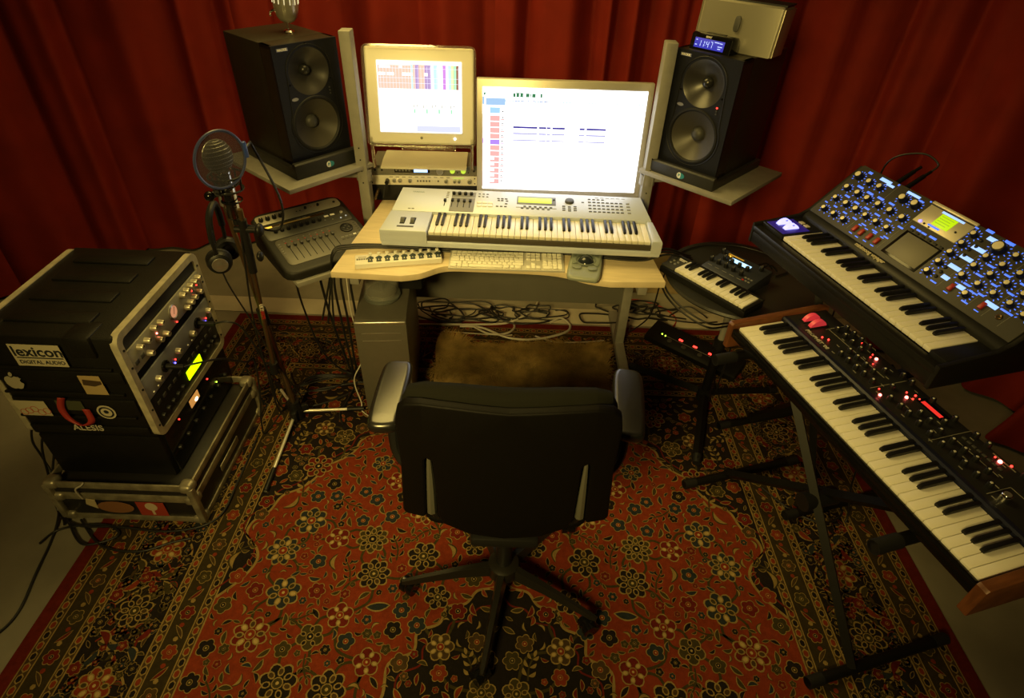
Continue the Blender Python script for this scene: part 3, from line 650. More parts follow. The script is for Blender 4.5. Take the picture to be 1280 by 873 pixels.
# ------------------------------------------------------------------ piano keys
BLK = {0: 1.06, 1: 1.94, 3: 4.05, 4: 5.0, 5: 5.95}               # white-key index -> centre of the black key after it, in key widths
def keys(parent, n, start, pitch, dep, bdep, z, x0=0, wm=None, bm_=None, bw=.0104, bh=.0098):
    wm = wm or K['ivory']; bm_ = bm_ or K['bkey']
    mb = MB(); mb.bx(.0007, pitch-.0007, 0, dep, -.013, 0, .0013); wme = mb.mesh('white_key', wm)
    mb = MB(); h = bw/2
    mb.profx([(dep-bdep, -.004), (dep-bdep+.001, bh*.55), (dep-bdep+.010, bh), (dep, bh), (dep, -.004)], -h, h, .0012); bme = mb.mesh('black_key', bm_)
    for i in range(n):
        put(wme, 'white_key', parent, (x0+i*pitch, 0, z))
        k = (start+i) % 7
        if k in BLK and i < n-1: put(bme, 'black_key', parent, (x0+(i+BLK[k]-k)*pitch, 0, z))

# ------------------------------------------------------------------ grey synthesizer keyboard on the desk
def motif():
    t = thing('synthesizer', 'long silver-grey synthesizer keyboard with yellow-green LCD on the birch desk', 'synthesizer', (-.3347, 2.0156, .7325), R(-1.05))
    sv = mat('silver_blue_case', (.56, .61, .72), .40, .2); sd = mat('grey_underside', (.2, .2, .19), .5, .2); zt = .1032
    mb = MB(); mb.prism([(-.160, .07), (.862, .07), (.84, .34), (-.145, .34)], .05, .006, 0, Matrix.Translation((0, 0, .008)))
    for x in (-.1, .8):
        for y in (.1, .31): mb.cyl((x, y, 0), (x, y, .01), .014, n=14)
    mb.build('lower_case', sd, t)
    mb = MB(); mb.prism([(-.181, -.012), (.885, -.012), (.872, .15), (-.172, .15)], .028, .008, 0, Matrix.Translation((0, 0, .042))); mb.build('front_case', sv, t)
    MB().bx(-.004, .85, -.006, -.0008, .06, .0905, .001).build('key_slip', mat('shaded_slip_brown', (.06, .05, .035), .5), t)  # strip whose dark brown stands in for the shade on the key fronts
    mb = MB(); mb.prism([(-.183, -.014), (-.0045, -.014), (-.0045, .152), (-.172, .152)], .055, .006, 0, Matrix.Translation((0, 0, .0585))); lb = mb.build('wheel_block', sv, t)
    mb = MB(); mb.prism([(.849, -.014), (.887, -.014), (.873, .152), (.849, .152)], .055, .006, 0, Matrix.Translation((0, 0, .0585))); mb.build('end_cheek', sv, t)
    a = R(5); mb = MB()
    prof = [(.151, .05), (.151, .1135), (.154, .1158), (.332, .1314), (.345, .112), (.345, .05)]
    mb.profx(prof, -.168, .868, .003); mb.v = [((x if not (y > .3) else (x+.012 if x < 0 else x-.022)), y, z) for x, y, z in mb.v]; mb.build('control_panel', sv, t)
    keys(t, 36, 0, .0235, .150, .095, zt)
    P = PL((0, .15, .1157), (1, 0, 0), (0, cos(a), sin(a))); Q = lambda u, v, w=0: P @ Matrix.Translation((u, v, w))
    def onp(name, u, v, du, dv, h, m, bev=.0008, parent=t, z=.0): mb = MB(); mb.T = Q(u, v, z); mb.box((0, 0, h/2-.0005), (du, dv, h+.001), bev); return mb.build(name, m, parent)
    MB().text('YAMAHA', Q(-.083, .1496, .0006), .012, .0004, bold=.0002).build('lettering', mat('pale_blue_print', (.28, .36, .42), .5), t)
    onp('slider_panel', .108, .085, .098, .155, .0012, mat('mid_grey_panel', (.20, .20, .19), .45))
    for k in range(4):
        u = .0655+k*.0243
        knob_part(t, Q(u, .142), .0072, .012, K['black'], 'knob', line=K['white'])
        onp('slider_slot', u, .07, .003, .062, .0016, K['blackmat'], .0003)
        onp('slider_cap', u, .088 if k != 2 else .085, .011, .015, .009, K['black'], .002)
    onp('divider', .108, .117, .098, .0022, .002, sv, .0003)
    onp('slider_slot', .0355, .075, .003, .055, .0012, K['blackmat'], .0003); onp('slider_cap', .0355, .086, .011, .013, .009, K['black'], .002)
    for k in range(4): onp('button', .041, .115+k*.014, .010, .004, .002, K['grey'])
    for r in range(2):
        for k in range(3): onp('button', .172+k*.0165, .154-r*.021, .009, .0038, .002, K['darkgrey'])
        for k in range(3): onp('cream_button', .176+k*.023, .086-r*.024, .019, .017, .003, K['white'])
    for r, us in ((.123, (.252, .268, .284)), (.108, (.2545, .2685)), (.106, (.288,)), (.084, (.286,)), (.062, (.25, .267, .284))):
        for u in us: onp('button', u, r, .0105, .006, .002, K['darkgrey'])
    onp('lcd_frame', .409, .118, .160, .062, .0015, mat('lcd_frame_grey', (.13, .13, .12), .4))
    l = onp('lcd_screen', .403, .119, .138, .042, .0022, glow('lcd_yellow', (.75, .85, .02), 1.15))
    for k in range(3): mb = MB(); mb.T = Q(.403, .128-k*.01, .0018); mb.box((.01*(k-1), 0, 0), (.10-.02*k, .0022, .0006)); mb.build('lcd_text_line', glow('lcd_text', (.5, .62, .03), .8), l)
    knob_part(t, Q(.4815, .128), .004, .006, K['black'], 'contrast_knob')
    for k in range(6): onp('button', .362+k*.0213, .071-.0005*k, .011, .005, .0025, K['darkgrey']); onp('button', .352+k*.0213, .0545-.0005*k, .011, .005, .0025, K['darkgrey'])
    onp('lcd_bezel_line', .409, .062, .165, .003, .001, K['grey'], .0003)
    knob_part(t, Q(.545, .122), .019, .010, K['darkgrey'], 'data_dial')
    for u in (.521, .544, .567):
        for v in (.085, .07, .055): onp('button', u, v-(.004 if u == .544 else 0), .0125, .0055, .0025, K['darkgrey'])
    onp('button', .600, .123, .011, .005, .002, K['darkgrey'])
    for k in range(4): onp('button', .628+k*.0185, .1495, .011, .005, .002, K['darkgrey'])
    for r in range(4):
        for k in range(8): onp('button', .628+k*.0184, .126-r*.0245, .0122, .0056, .0025, K['darkgrey'])
        onp('button', .785, .126-r*.0245, .014, .0065, .0025, K['grey'])
    for k in range(6): onp('legend_bar', .66+k*.022, .165, .014, .0025, .0004, K['grey'], .0001)
    for x in (-.107, -.068):
        mb = MB(); mb.T = Matrix.Translation((x, .066, .112)); mb.bx(-.010, .010, -.028, .028, -.002, .0022, .002); mb.build('wheel_well', K['blackmat'], t)
        mb = MB(); mb.cyl((x-.0075, .066, .105), (x+.0075, .066, .105), .021, n=32); mb.build('wheel', K['darkgrey'], t)
    MB().bx(-.122, -.058, .012, .024, .1125, .1142, .0006).build('ribbon_strip', K['darkgrey'], t)
    for x in (-.1, -.085): onp('button', x, .015, .010, .004, .002, K['grey'])
motif()

# ------------------------------------------------------------------ small things on the desk
def fader_box():
    t = thing('fader_controller', 'slim white controller with nine knobs, left of the computer keyboard', 'controller', (-.445, 1.962, .7325), R(12.3))
    MB().bx(-.162, .162, -.036, .036, 0, .022, .004).build('case', K['white'], t)
    bm_ = mat('teal_black_print', (.02, .035, .04), .5)
    for k in range(9):
        x = -.105+k*.0318
        knob_part(t, Matrix.Translation((x, .028, .022)), .0065, .009, K['white'], 'knob', line=K['grey'])
        mb = MB(); mb.prism([(x-.014, .004), (x, .020), (x+.012, .009), (x+.012, -.004), (x-.009, -.004)], .0006, 0, 0, Matrix.Translation((0, 0, .0219))); mb.build('printed_arrow', bm_, t)
        for dx in (-.0055, .0045): MB().bx(x+dx-.0035, x+dx+.0035, -.013, -.005, .0215, .024, .0008).build('button', bm_, t)
        MB().bx(x-.0095, x+.009, -.026, -.017, .0215, .0245, .0012).build('wide_button', bm_, t)
    for k in range(6): MB().bx(-.156+k*.0085, -.1495+k*.0085, -.006, .004, .0215, .0238, .0006).build('small_button', K['grey'], t)
    MB().bx(-.15, -.12, .012, .016, .0218, .0224).build('legend_bar', K['grey'], t)
fader_box()
def computer_keyboard():
    t = thing('computer_keyboard', 'thin white computer keyboard with number pad, at the front edge of the desk', 'keyboard', (-.032, 1.984, .7325), R(.8))
    W, D = .442, .122
    MB().profx([(-D/2, 0), (-D/2, .006), (D/2, .012), (D/2, 0)], -W/2, W/2, .0015).build('base', mat('keyboard_alu', (.62, .6, .54), .4, .3), t)
    kw = mat('white_keycap', (.80, .78, .70), .4); shapes = {}
    def cap(name, x, y, w_, d): 
        kk = (round(w_, 4), round(d, 4))
        if kk not in shapes: shapes[kk] = MB().bx(-w_/2, w_/2, -d/2, d/2, -.002, .0035, .0012).mesh('key', kw)
        o = put(shapes[kk], name, t, (x, y, .0092+(y+D/2)/D*.006-.001)); o.rotation_euler = (R(2.8), 0, 0)
    L = -W/2+.006; u = .01905; g = .0026; ys = [.049, .0325, .0135, -.0055, -.0245, -.0440]
    def row(name, x, y, ws, d=.0158):
        for w_ in ws: cap(name, x+w_*u/2, y, w_*u-g, d); x += w_*u
    row('function_key', L, ys[0], [1.05]*13+[1.05], .0098)
    row('key', L, ys[1], [1]*13+[1.7]); row('key', L, ys[2], [1.7]+[1]*13); row('key', L, ys[3], [1.85]+[1]*11+[1.85]); row('key', L, ys[4], [2.4]+[1]*10+[2.3]); row('key', L, ys[5], [1.4, 1, 1.3, 6.9, 1.3, 1, 1.4][:7], .018)
    X = L+15.15*u; row('function_key', X, ys[0], [1]*3, .0098); row('key', X, ys[1], [1]*3); row('key', X, ys[2], [1]*3); row('key', X+u, ys[4], [1]); row('key', X, ys[5], [1]*3)
    X = L+18.5*u; row('function_key', X, ys[0], [1]*4, .0098)
    for y in ys[1:4]: row('key', X, y, [1]*4)
    row('key', X, ys[4], [1]*3); row('key', X, ys[5], [2, 1]); cap('key', X+3.5*u, (ys[4]+ys[5])/2, u-g, .0355)
computer_keyboard()
def trackball():
    t = thing('trackball', 'grey-green trackball with dark ball, right of the computer keyboard', 'trackball', (.268, 1.955, .7325), R(-10))
    body = mat('grey_green_plastic', (.24, .27, .23), .38)
    pl = [(-.058, -.088), (-.03, -.098), (.03, -.098), (.058, -.088), (.063, -.02), (.060, .05), (.055, .088), (0, .094), (-.055, .088), (-.060, .05), (-.063, -.02)]
    mb = MB(); mb.prism([(p.x, p.y) for p in catmull([(x, y, 0) for x, y in pl], 3, True)], .034, .012, seg=3); mb.v = [(x, y, z*(.62+.38*min(1, (y+.1)/.12))) for x, y, z in mb.v]; mb.build('case', body, t)
    edge = mat('grey_green_dark', (.10, .12, .11), .4)
    def pad_(pts, name, m, z=.033):
        mb = MB(); mb.prism([(p.x, p.y) for p in catmull([(x, y, 0) for x, y in pts], 4, True)], .003, .0012, 0, Matrix.Translation((0, 0, z))); return mb.build(name, m, t)
    for s in (-1, 1):
        pad_([(s*.050, .05), (s*.012, .058), (s*.030, .040), (s*.036, .012), (s*.028, -.01), (s*.050, -.02)], 'upper_button', mat('button_green', (.17, .2, .17), .36), .0325)
        pad_([(s*.046, -.026), (s*.024, -.018), (s*.012, -.03), (s*.016, -.05), (s*.044, -.046)], 'lower_button', mat('button_green_low', (.2, .23, .2), .36), .030)
    mb = MB(); mb.lathe([(.040, .0), (.041, .004), (.038, .0065), (.033, .0055)], 40, 0, Matrix.Translation((0, .012, .030))); mb.build('ball_ring', edge, t)
    MB().ball((0, .012, .018), .0325, 28).build('ball', mat('blue_black_ball', (.015, .02, .026), .12), t)
    for x, y in ((-.044, .076), (-.028, .081), (-.01, .083), (.01, .083), (.028, .081), (.044, .076)): knob_part(t, Matrix.Translation((x, y, .0325)), .006, .003, body, 'round_button')
    knob_part(t, Matrix.Translation((0, .062, .033)), .006, .003, edge, 'round_button')
trackball()
def cable(name, label, pts, r, m=None, cat='cable', group=None, res=8):
    o = MB().tube(pts, r, 7, 0, res).build(name, m or K['cable'], None, 60); return tag(o, label, cat, group)
zt = .7365
for k, (lab, dx) in enumerate((('black cable lying on the desk, nearest to the synthesizer', .03), ('black cable lying on the desk between two others, below the synthesizer', .014), ('black cable lying on the desk, closest to the white controller', -.002))):
    cable('cable', lab, [(-.80+.03*k, 1.99-.02*k, .42), (-.74+.008*k, 1.975+dx, .62), (-.71+.004*k, 1.985+dx, .74), (-.65, 2.015+dx, .752), (-.5, 2.045+dx, .7415+.002*k), (-.3, 2.05+dx, zt), (-.1, 2.052+dx, zt), (.15, 2.062+dx*.6, zt+.001*k), (.38, 2.035+dx*.7, zt+.002), (.50, 2.03+dx, zt+.004), (.60, 2.05+dx*1.4, .76), (.72, 2.12+dx, .70), (.80, 2.22+dx, .669)], .0042, None, group='cables along the desk')

# ------------------------------------------------------------------ aluminium tower and the spindle under the desk
def tower():
    t = thing('computer_tower', 'tall grey aluminium computer tower on the floor under the left end of the desk', 'computer', (-.526, 1.875, .0085), R(5.1))
    al = mat('tower_alu', (.19, .18, .145), .42, .55, var=.08, vs=30); h = .503
    MB().bx(-.103, .103, .012, .475, .018, h, .006).build('case', al, t)
    MB().profx([(.0, .018), (-.004, .03), (-.004, h-.022), (-.001, h-.006), (.008, h), (.03, h-.001), (.03, .018)], -.103, .103, .003).build('front_panel', al, t)
    for z in (h-.062, h-.10): MB().bx(-.078, .078, -.0052, -.003, z, z+.003, .0006).build('drive_slot', K['silver'], t)
    MB().bx(-.103, .103, -.0075, .006, h-.018, h-.002, .006, seg=3).build('front_lip', K['silver'], t)
    for y in (.02, .42):
        for s in (-1, 1): MB().bx(s*.085-.016, s*.085+.016, y, y+.04, 0, .02, .004).build('foot', al, t)
tower()
def spindle():
    t = thing('disc_spindle', 'round clear plastic disc spindle box standing on the computer tower', 'disc box', (-.548, 2.05, .5125))
    sm = mat('smoky_plastic', (.5, .5, .45), .12, alpha=.13, spec=.8)
    MB().lathe([(0, 0), (.073, 0), (.075, .003), (.075, .013), (.070, .016), (.02, .018), (0, .018)], 40).build('base', mat('smoky_base', (.10, .11, .10), .3), t)
    MB().lathe([(.0, .075), (.055, .075), (.066, .068), (.069, .055), (.070, .017), (.067, .017), (.066, .055), (.062, .066), (.05, .072), (0, .072)], 40).build('cover', sm, t)
    MB().cyl((0, 0, .018), (0, 0, .065), .007, n=16).build('post', K['darkgrey'], t)
    MB().lathe([(.008, .0185), (.06, .0185), (.06, .028), (.008, .028)], 40).build('discs', mat('discs', (.12, .12, .10), .25, .5), t)
spindle()
tag(MB().profx([(0, 0), (0, .075), (.03, .095), (.12, .095), (.15, .06), (.15, 0)], -.05, .05, .008).build('black_box', K['blackmat'], None, loc=(-.44, 2.11, .5125)), 'small black box on the computer tower, behind the clear disc box', 'box')

# ------------------------------------------------------------------ mixing control surface on the lower swing shelf
def mixer():
    BL = V((-1.110, 2.168, .79)); FL = V((-.857, 1.878, .70)); yaw = R(39.1); W, D = .397, .385
    t = thing('control_surface', 'black mixing control surface with faders on the lower left swing shelf', 'mixer', (FL.x, FL.y, .6645), yaw)
    top0 = .70-.6645; tl = math.asin(.09/.395)
    rr = lambda x0, x1, y0, y1, r: [(cx+r*cos(R(a0+d)), cy+r*sin(R(a0+d))) for cx, cy, a0 in ((x1-r, y1-r, 0), (x0+r, y1-r, 90), (x0+r, y0+r, 180), (x1-r, y0+r, 270)) for d in (0, 30, 60, 90)]
    body = mat('mixer_black', (.014, .0135, .011), .5, spec=.3, bump=.1, bs=500)
    mb = MB(); mb.prism(rr(0, W, 0, D, .05), .09, .014, seg=3); mb.v = [(x, y, z*(top0+y*math.tan(tl))/.09) for x, y, z in mb.v]; mb.build('case', body, t)
    P = PL((0, 0, top0+.0002), (1, 0, 0), (0, cos(tl), sin(tl))); Q = lambda u, v, w_=0: P @ Matrix.Translation((u, v, w_))
    def onp(name, u, v, du, dv, h, m, bev=.0006, parent=t): mb = MB(); mb.T = Q(u, v); mb.box((0, 0, h/2-.0005), (du, dv, h+.001), bev); return mb.build(name, m, parent)
    def plate(name, poly, h, m): mb = MB(); mb.T = P; mb.prism(poly, h, .0004, 0, P); mb.T = Matrix.Identity(4); return mb.build(name, m, t)
    mb = MB(); mb.prism(rr(.035, W-.02, .045, .205, .02), .0012, .0003, 0, P); mb.build('fader_plate', mat('fader_grey', (.095, .09, .075), .45, .2), t)
    mb = MB(); mb.prism(rr(.02, W-.02, .21, .305, .012), .0012, .0003, 0, P); mb.build('dark_plate', mat('dark_plate_grey', (.05, .05, .042), .4), t)
    mb = MB(); mb.prism(rr(.02, W-.02, .312, .372, .018), .0012, .0003, 0, P); mb.build('silver_strip', mat('strip_silver', (.38, .36, .29), .4, .3), t)
    for k in range(4): knob_part(t, Q(.04+k*.027, .340), .0095, .014, K['black'], 'knob', line=K['white'])
    for u in (.19, .205): knob_part(t, Q(u, .345), .003, .002, K['black'], 'jack')
    for u in (.23, .285): knob_part(t, Q(u, .35), .0055, .010, K['black'], 'knob')
    for u in (.255, .27): onp('small_light', u, .35, .004, .004, .002, K['red'])
    knob_part(t, Q(.355, .345), .006, .004, K['black'], 'jack')
    onp('scribble_display', .16, .29, .25, .012, .0018, mat('amber_dark', (.06, .03, .008), .25)); onp('lit_display', .05, .29, .028, .010, .0022, glow('amber_display', (1, .55, .05), 1.6)); onp('dim_display', .16, .29, .13, .0085, .0021, glow('amber_dim', (1, .5, .05), .09))
    for u in (.178, .202): onp('light_button', u, .296, .018, .007, .003, K['grey'])
    for k in range(8): knob_part(t, Q(.065+k*.0262, .253), .0085, .011, K['black'], 'encoder', line=K['grey'])
    for u in (.285, .312): onp('pale_button', u, .268, .018, .009, .003, K['white'])
    knob_part(t, Q(.352, .268), .007, .006, K['alu'], 'knob')
    for u, v in ((.335, .235), (.27, .245), (.30, .238), (.36, .24)): knob_part(t, Q(u, v), .0035, .003, glow('white_light', (.9, .9, .75), .5) if u > .33 else K['grey'], 'indicator')
    for k in range(8):
        u = .075+k*.0262
        onp('fader_slot', u, .113, .0028, .095, .0016, K['blackmat'], .0002); onp('fader_cap', u, .154, .011, .016, .011, K['darkgrey'], .002)
        for v in (.175, .188): onp('button', u-.004, v, .006, .004, .003, K['red'] if v < .18 else K['grey'])
    for k in range(5): onp('button', .045, .12+k*.014, .009, .005, .003, K['grey']); onp('button', W-.03, .13+k*.014, .009, .005, .003, K['darkgrey'])
    mb = MB(); mb.lathe([(.027, 0), (.026, .006), (.022, .007), (.02, .004), (0, .004)], 32, 0, Q(.325, .165)); mb.build('jog_wheel', K['black'], t)
    for q in range(4): knob_part(t, Q(.325+.011*cos(q*pi/2), .165+.011*sin(q*pi/2), .004), .004, .003, K['darkgrey'], 'round_button')
    for k in range(5): onp('button', .285+k*.018, .118, .013, .007, .003, K['white'] if k == 3 else K['grey'])
    for k in range(5): onp('button', .285+k*.018, .104, .013, .005, .003, K['darkgrey'])
mixer()
# ------------------------------------------------------------------ stacked rack cases at the left
def road_case():
    x0, x1, y0, y1, h = -1.60, -1.10, 1.271, 1.845, .225
    t = thing('road_case', 'low black road case with aluminium edges, bottom of the rack stack on the rug', 'road case', ((x0+x1)/2, (y0+y1)/2, .0085)); W, D = (x1-x0)/2, (y1-y0)/2
    al = mat('worn_aluminium', (.42, .38, .28), .42, .6, var=.5, vs=25)
    MB().bx(-W+.004, W-.004, -D+.004, D-.004, .004, h-.058, .004).build('case_body', mat('black_laminate', (.012, .011, .01), .45, var=.3, vs=20), t)
    for z, hh in ((0, .026), (.112, .034), (h-.05, .03)):
        mb = MB(); e = .004
        mb.bx(-W-e+.004, W+e-.004, -D-.001, -D+.006, z, z+hh, .0015); mb.bx(-W-e+.004, W+e-.004, D-.006, D+.001, z, z+hh, .0015)
        mb.bx(W-.006, W+.001, -D, D, z, z+hh, .0015); mb.bx(-W-.001, -W+.006, -D, D, z, z+hh, .0015); mb.build('edge_rail', al, t)
    for sx in (-1, 1):
        for sy in (-1, 1):
            MB().bx(sx*W-.012, sx*W+.012, sy*D-.012, sy*D+.012, .012, h-.03, .005).build('corner_post', al, t)
            for z in (.018, .125, h-.035): MB().box((sx*(W-.014), sy*(D-.014), z), (.05, .05, .040), .016, 0, None, 4).build('corner_brace', al, t)
    F = FRONT((-W, -D-.0015, 0))
    mb = MB(); mb.T = F; mb.box((.33, .072, .0005), (.10, .076, .001)); s = mb.build('red_sticker', mat('sticker_red', (.28, .035, .02), .5), t)
    mb = MB(); mb.T = F; mb.lathe([(0, .0012), (.022, .0012), (.022, .0006)], 20, 0, Matrix.Translation((.33, .085, 0))); mb.box((.33, .055, .0009), (.01, .03, .0008)); mb.build('sticker_print', mat('sticker_pale', (.45, .36, .25), .5), s)
    mb = MB(); mb.T = F; mb.prism([(.20+.065*cos(a), .075+.032*sin(a)) for a in [R(15*i) for i in range(24)]], .001, 0, 0); mb.build('oval_sticker', mat('sticker_brown', (.2, .09, .04), .5), t)
    MB().bx(W-.001, W+.004, -.1, .06, .06, .09, .003).build('latch', al, t)
    for k, (x, z) in enumerate(((-.05, .186), (0.03, .19))): pass
    tp = MB(); tp.T = Matrix.Translation((-.13, -D-.002, .12)); tp.prism([(-.02, -.03), (.015, -.055), (.02, -.005), (-.01, .0)], .002, 0, 0, FRONT((0, 0, 0))); tp.build('tape_tag', mat('torn_tape', (.4, .33, .2), .6), t)
    q = MB(); q.tube([(-.15, -D-.003, .12), (-.145, -D-.012, .18), (-.12, -D-.008, .2), (-.11, -D-.002, .21)], .003); q.build('cord_loop', K['greycable'], t)
road_case()
def low_rack():
    x1 = -1.172; t = thing('rack_case', 'black rack case in the middle of the stack, small lit meter in front', 'rack case', (-1.385, 1.607, .177)); W, D = .213, .262
    MB().bx(-W, W-.012, -D, D, 0, .198, .008).build('case_body', K['blackmetal'], t)
    mb = MB(); mb.bx(W-.014, W-.004, -D+.02, D-.02, .008, .190, .002); p = mb.build('gear_panel', K['blackgloss'], t)
    F = PL((W-.0035, -D, .058), (0, 1, 0), (0, 0, 1))
    mb = MB(); mb.T = F; mb.box((.227, .107, .001), (.066, .034, .003), .001); m = mb.build('lit_meter', glow('amber_meter', (1, .45, .1), .55, (.2, .1, .03)), t)
    mb = MB(); mb.T = F; mb.ball((.235, .100, .003), .009, 12, 0, (1.2, .8, .3)); mb.build('meter_lamp', glow('meter_lamp', (1, .8, .45), 7), m)
    for u, v, c_ in ((.337, .108, 'led_red'), (.111, .118, 'led_red'), (.385, .05, 'led_green')): mb = MB(); mb.T = F; mb.cyl((u, v, 0), (u, v, .003), .003, n=10); mb.build('led', K[c_], t)
    for k in range(7): knob_part(t, F @ Matrix.Translation((.06+k*.065, .03, 0)), .009, .01, K['black'], 'knob')
low_rack()
def rack():
    x0, x1, y0, y1, z0, H = -1.615, -1.17, 1.345, 1.868, .377, .424
    t = thing('rack_case', 'black moulded rack case covered in stickers, topmost of the stack, with lit gear', 'rack case', ((x0+x1)/2, (y0+y1)/2, z0)); W, D = (x1-x0)/2, (y1-y0)/2
    pl = mat('moulded_black', (.0075, .007, .0055), .45, spec=.3, bump=.3, bs=260, var=.3, vs=12)
    mb = MB()                                                     # shell: sides, top, bottom (open ends)
    mb.bx(-W+.01, W-.012, -D, -D+.016, 0, H, .012); mb.bx(-W+.01, W-.012, D-.016, D, 0, H, .012); mb.bx(-W+.01, W-.012, -D, D, H-.018, H, .012); mb.bx(-W+.01, W-.012, -D, D, 0, .016, .010); mb.bx(-W+.01, -W+.03, -D+.01, D-.01, .01, H-.01)
    sh = mb.build('shell', pl, t)
    for k in range(4):                                            # raised ribs on the lid
        y = -D+.095+k*.115; MB().bx(-W+.07, W-.11, y-.028, y+.028, H-.002, H+.008, .006).build('lid_rib', pl, sh)
    for x in (-.19, .108): MB().bx(x-.042, x+.042, -D-.012, -D+.08, H-.075, H+.006, .012).build('side_rib', pl, sh)
    for z, hh in ((.245, .05), (.105, .07), (.02, .03)): MB().bx(-W+.02, W-.03, -D-.007, -D+.002, z, z+hh, .005).build('side_panel', pl, sh)
    for z in (.30, .195, .09): MB().bx(-W+.015, W-.05, -D-.010, -D+.002, z, z+.010, .003).build('side_rib', pl, sh)
    rimm = mat('rim_aluminium', (.74, .68, .50), .38, .5, var=.3, vs=30)
    rr = lambda e, r: [(cy+r*cos(R(a0+d)), cz+r*sin(R(a0+d))) for cy, cz, a0 in ((D-e-r, H-e-r, 0), (-D+e+r, H-e-r, 90), (-D+e+r, e+r, 180), (D-e-r, e+r, 270)) for d in (0, 22, 45, 67, 90)]
    def rim(x, dx):
        a, b = rr(-.003, .035), rr(.021, .018); n = len(a); vs = [(xx, y, z) for xx in (x, x+dx) for ring in (a, b) for y, z in ring]; fs = []
        for i in range(n):
            j = (i+1) % n; fs += [[i, j, n+j, n+i], [2*n+i, 3*n+i, 3*n+j, 2*n+j], [i, 2*n+i, 2*n+j, j], [n+i, n+j, 3*n+j, 3*n+i]]
        return MB().add(vs, fs).build('edge_rim', rimm, t)
    rim(W-.022, .022); rim(-W, .02)
    F = PL((W-.004, -D, 0), (0, 1, 0), (0, 0, 1)); Q = lambda u, v, w_=0: F @ Matrix.Translation((u, v, w_))
    def onp(name, u0, u1, v0, v1, h, m, parent=t, bev=.001, w0=0): mb = MB(); mb.T = F; mb.bx(u0, u1, v0, v1, w0-.004, w0+h, bev); return mb.build(name, m, parent)
    onp('blank_panel', .021, .502, .358, .402, -.03, mat('blank_blue_black', (.012, .014, .02), .5))
    g1 = onp('preamp_panel', .021, .502, .268, .356, .002, mat('panel_pewter', (.34, .33, .27), .42, .25)); g2 = onp('preamp_panel', .021, .502, .150, .236, .002, mat('panel_slate', (.24, .25, .27), .42, .25)); onp('blank_panel', .021, .502, .238, .266, -.02, K['blackmat'])
    g3 = onp('dark_gear_panel', .021, .502, .022, .146, .001, K['black'])
    KN = mat('knob_pewter', (.5, .46, .36), .35, .6)
    for u, v in ((.075, .335), (.115, .33), (.105, .287), (.165, .343), (.205, .335), (.17, .292), (.21, .285), (.365, .338), (.394, .338), (.425, .338), (.455, .336), (.485, .336), (.425, .290), (.465, .288), (.395, .288), (.365, .285)): knob_part(t, Q(u, v), .0105, .022, KN, 'knob', line=K['black'])
    mb = MB(); mb.lathe([(.026, 0), (.026, .004), (.023, .006), (.021, .004)], 28, 0, Q(.292, .318, .002)); v = mb.build('meter_ring', K['silver'], t)
    mb = MB(); mb.lathe([(.021, .004), (0, .004)], 28, 0, Q(.292, .318, .002)); mb.build('meter_face', glow('meter_glow', (1, .42, .2), .5, (.4, .2, .1)), v)
    mb = MB(); mb.T = Q(.292, .318, .0065); mb.box((.003, .003, 0), (.0015, .026, .0008), 0, 0, (0, 0, -.5)); mb.build('meter_needle', K['black'], v)
    for u, v_, c_ in ((.132, .318, 'led_red'), (.176, .312, 'led_hot'), (.292, .274, 'led_red'), (.43, .312, 'led_red'), (.47, .312, 'led_red'), (.202, .162, 'led_blue'), (.448, .162, 'led_blue'), (.21, .171, 'led_red'), (.456, .171, 'led_red')):
        mb = MB(); mb.ball(Q(u, v_, .003) @ V((0, 0, 0)), .0032, 10); mb.build('led', K[c_], t)
    for a in (.095, .341):
        for u, v_ in ((a, .186), (a+.14, .190)): knob_part(t, Q(u, v_), .0115, .02, KN, 'knob', line=K['black'])
        mb = MB(); mb.lathe([(.021, 0), (.021, .006), (.014, .008), (.012, .003), (0, .003)], 28, 0, Q(a+.055, .192, .002)); mb.build('jack_socket', K['blackgloss'], t)
        for k in range(3): knob_part(t, Q(a-.04+k*.03, .162), .004, .006, K['alu'], 'small_knob')
        mb = MB(); mb.T = Q(a+.055, .192, .008); mb.cyl((0, 0, 0), (0, 0, .06), .0095, .008, 14); mb.build('plug', K['black'], t)
    for u in (.045, .078): onp('button', u-.01, u+.01, .29, .305, .004, K['darkgrey'])
    for k in range(12): onp('button', .05+k*.036, .07+k*.036, .105, .118, .003, K['darkgrey']); 
    onp('lit_display', .237, .345, .048, .086, .003, glow('lime_display', (.55, 1, .0), 2.2))
    for k in range(5): knob_part(t, Q(.05+k*.035, .06), .009, .012, K['black'], 'knob')
    for k in range(4): knob_part(t, Q(.38+k*.03, .07), .009, .012, K['black'], 'knob')
    for u in (.012, .511):
        for v_ in (.05, .12, .21, .30, .37): mb = MB(); mb.cyl(Q(u, v_, .004).translation, Q(u, v_, .0065).translation, .004, n=10); mb.build('screw', K['black'], t)
    # stickers on the near side: u from the front corner (negative = away), v up from the bottom
    S = PL((W, -D-.0105, 0), (1, 0, 0), (0, 0, 1)); pale = mat('sticker_cream', (.42, .38, .27), .5); ink = mat('sticker_ink', (.012, .014, .02), .5)
    def st(poly, m, name, w_=0): mb = MB(); mb.prism(poly, .0008, 0, 0, S @ Matrix.Translation((0, 0, w_))); return mb.build(name, m, t)
    s = st([(-.325, .317), (-.172, .317), (-.172, .400), (-.325, .400)], pale, 'printed_sticker')
    mb = MB(); mb.text('lexicon', S @ Matrix.Translation((-.246, .372, .001)), .052, .0004, bold=.0012); mb.T = S; mb.bx(-.316, -.176, .3475, .3515, .0005, .0014); mb.T = Matrix.Identity(4); mb.text('DIGITAL AUDIO', S @ Matrix.Translation((-.246, .332, .001)), .019, .0004, bold=.0004); mb.build('sticker_lettering', ink, s)
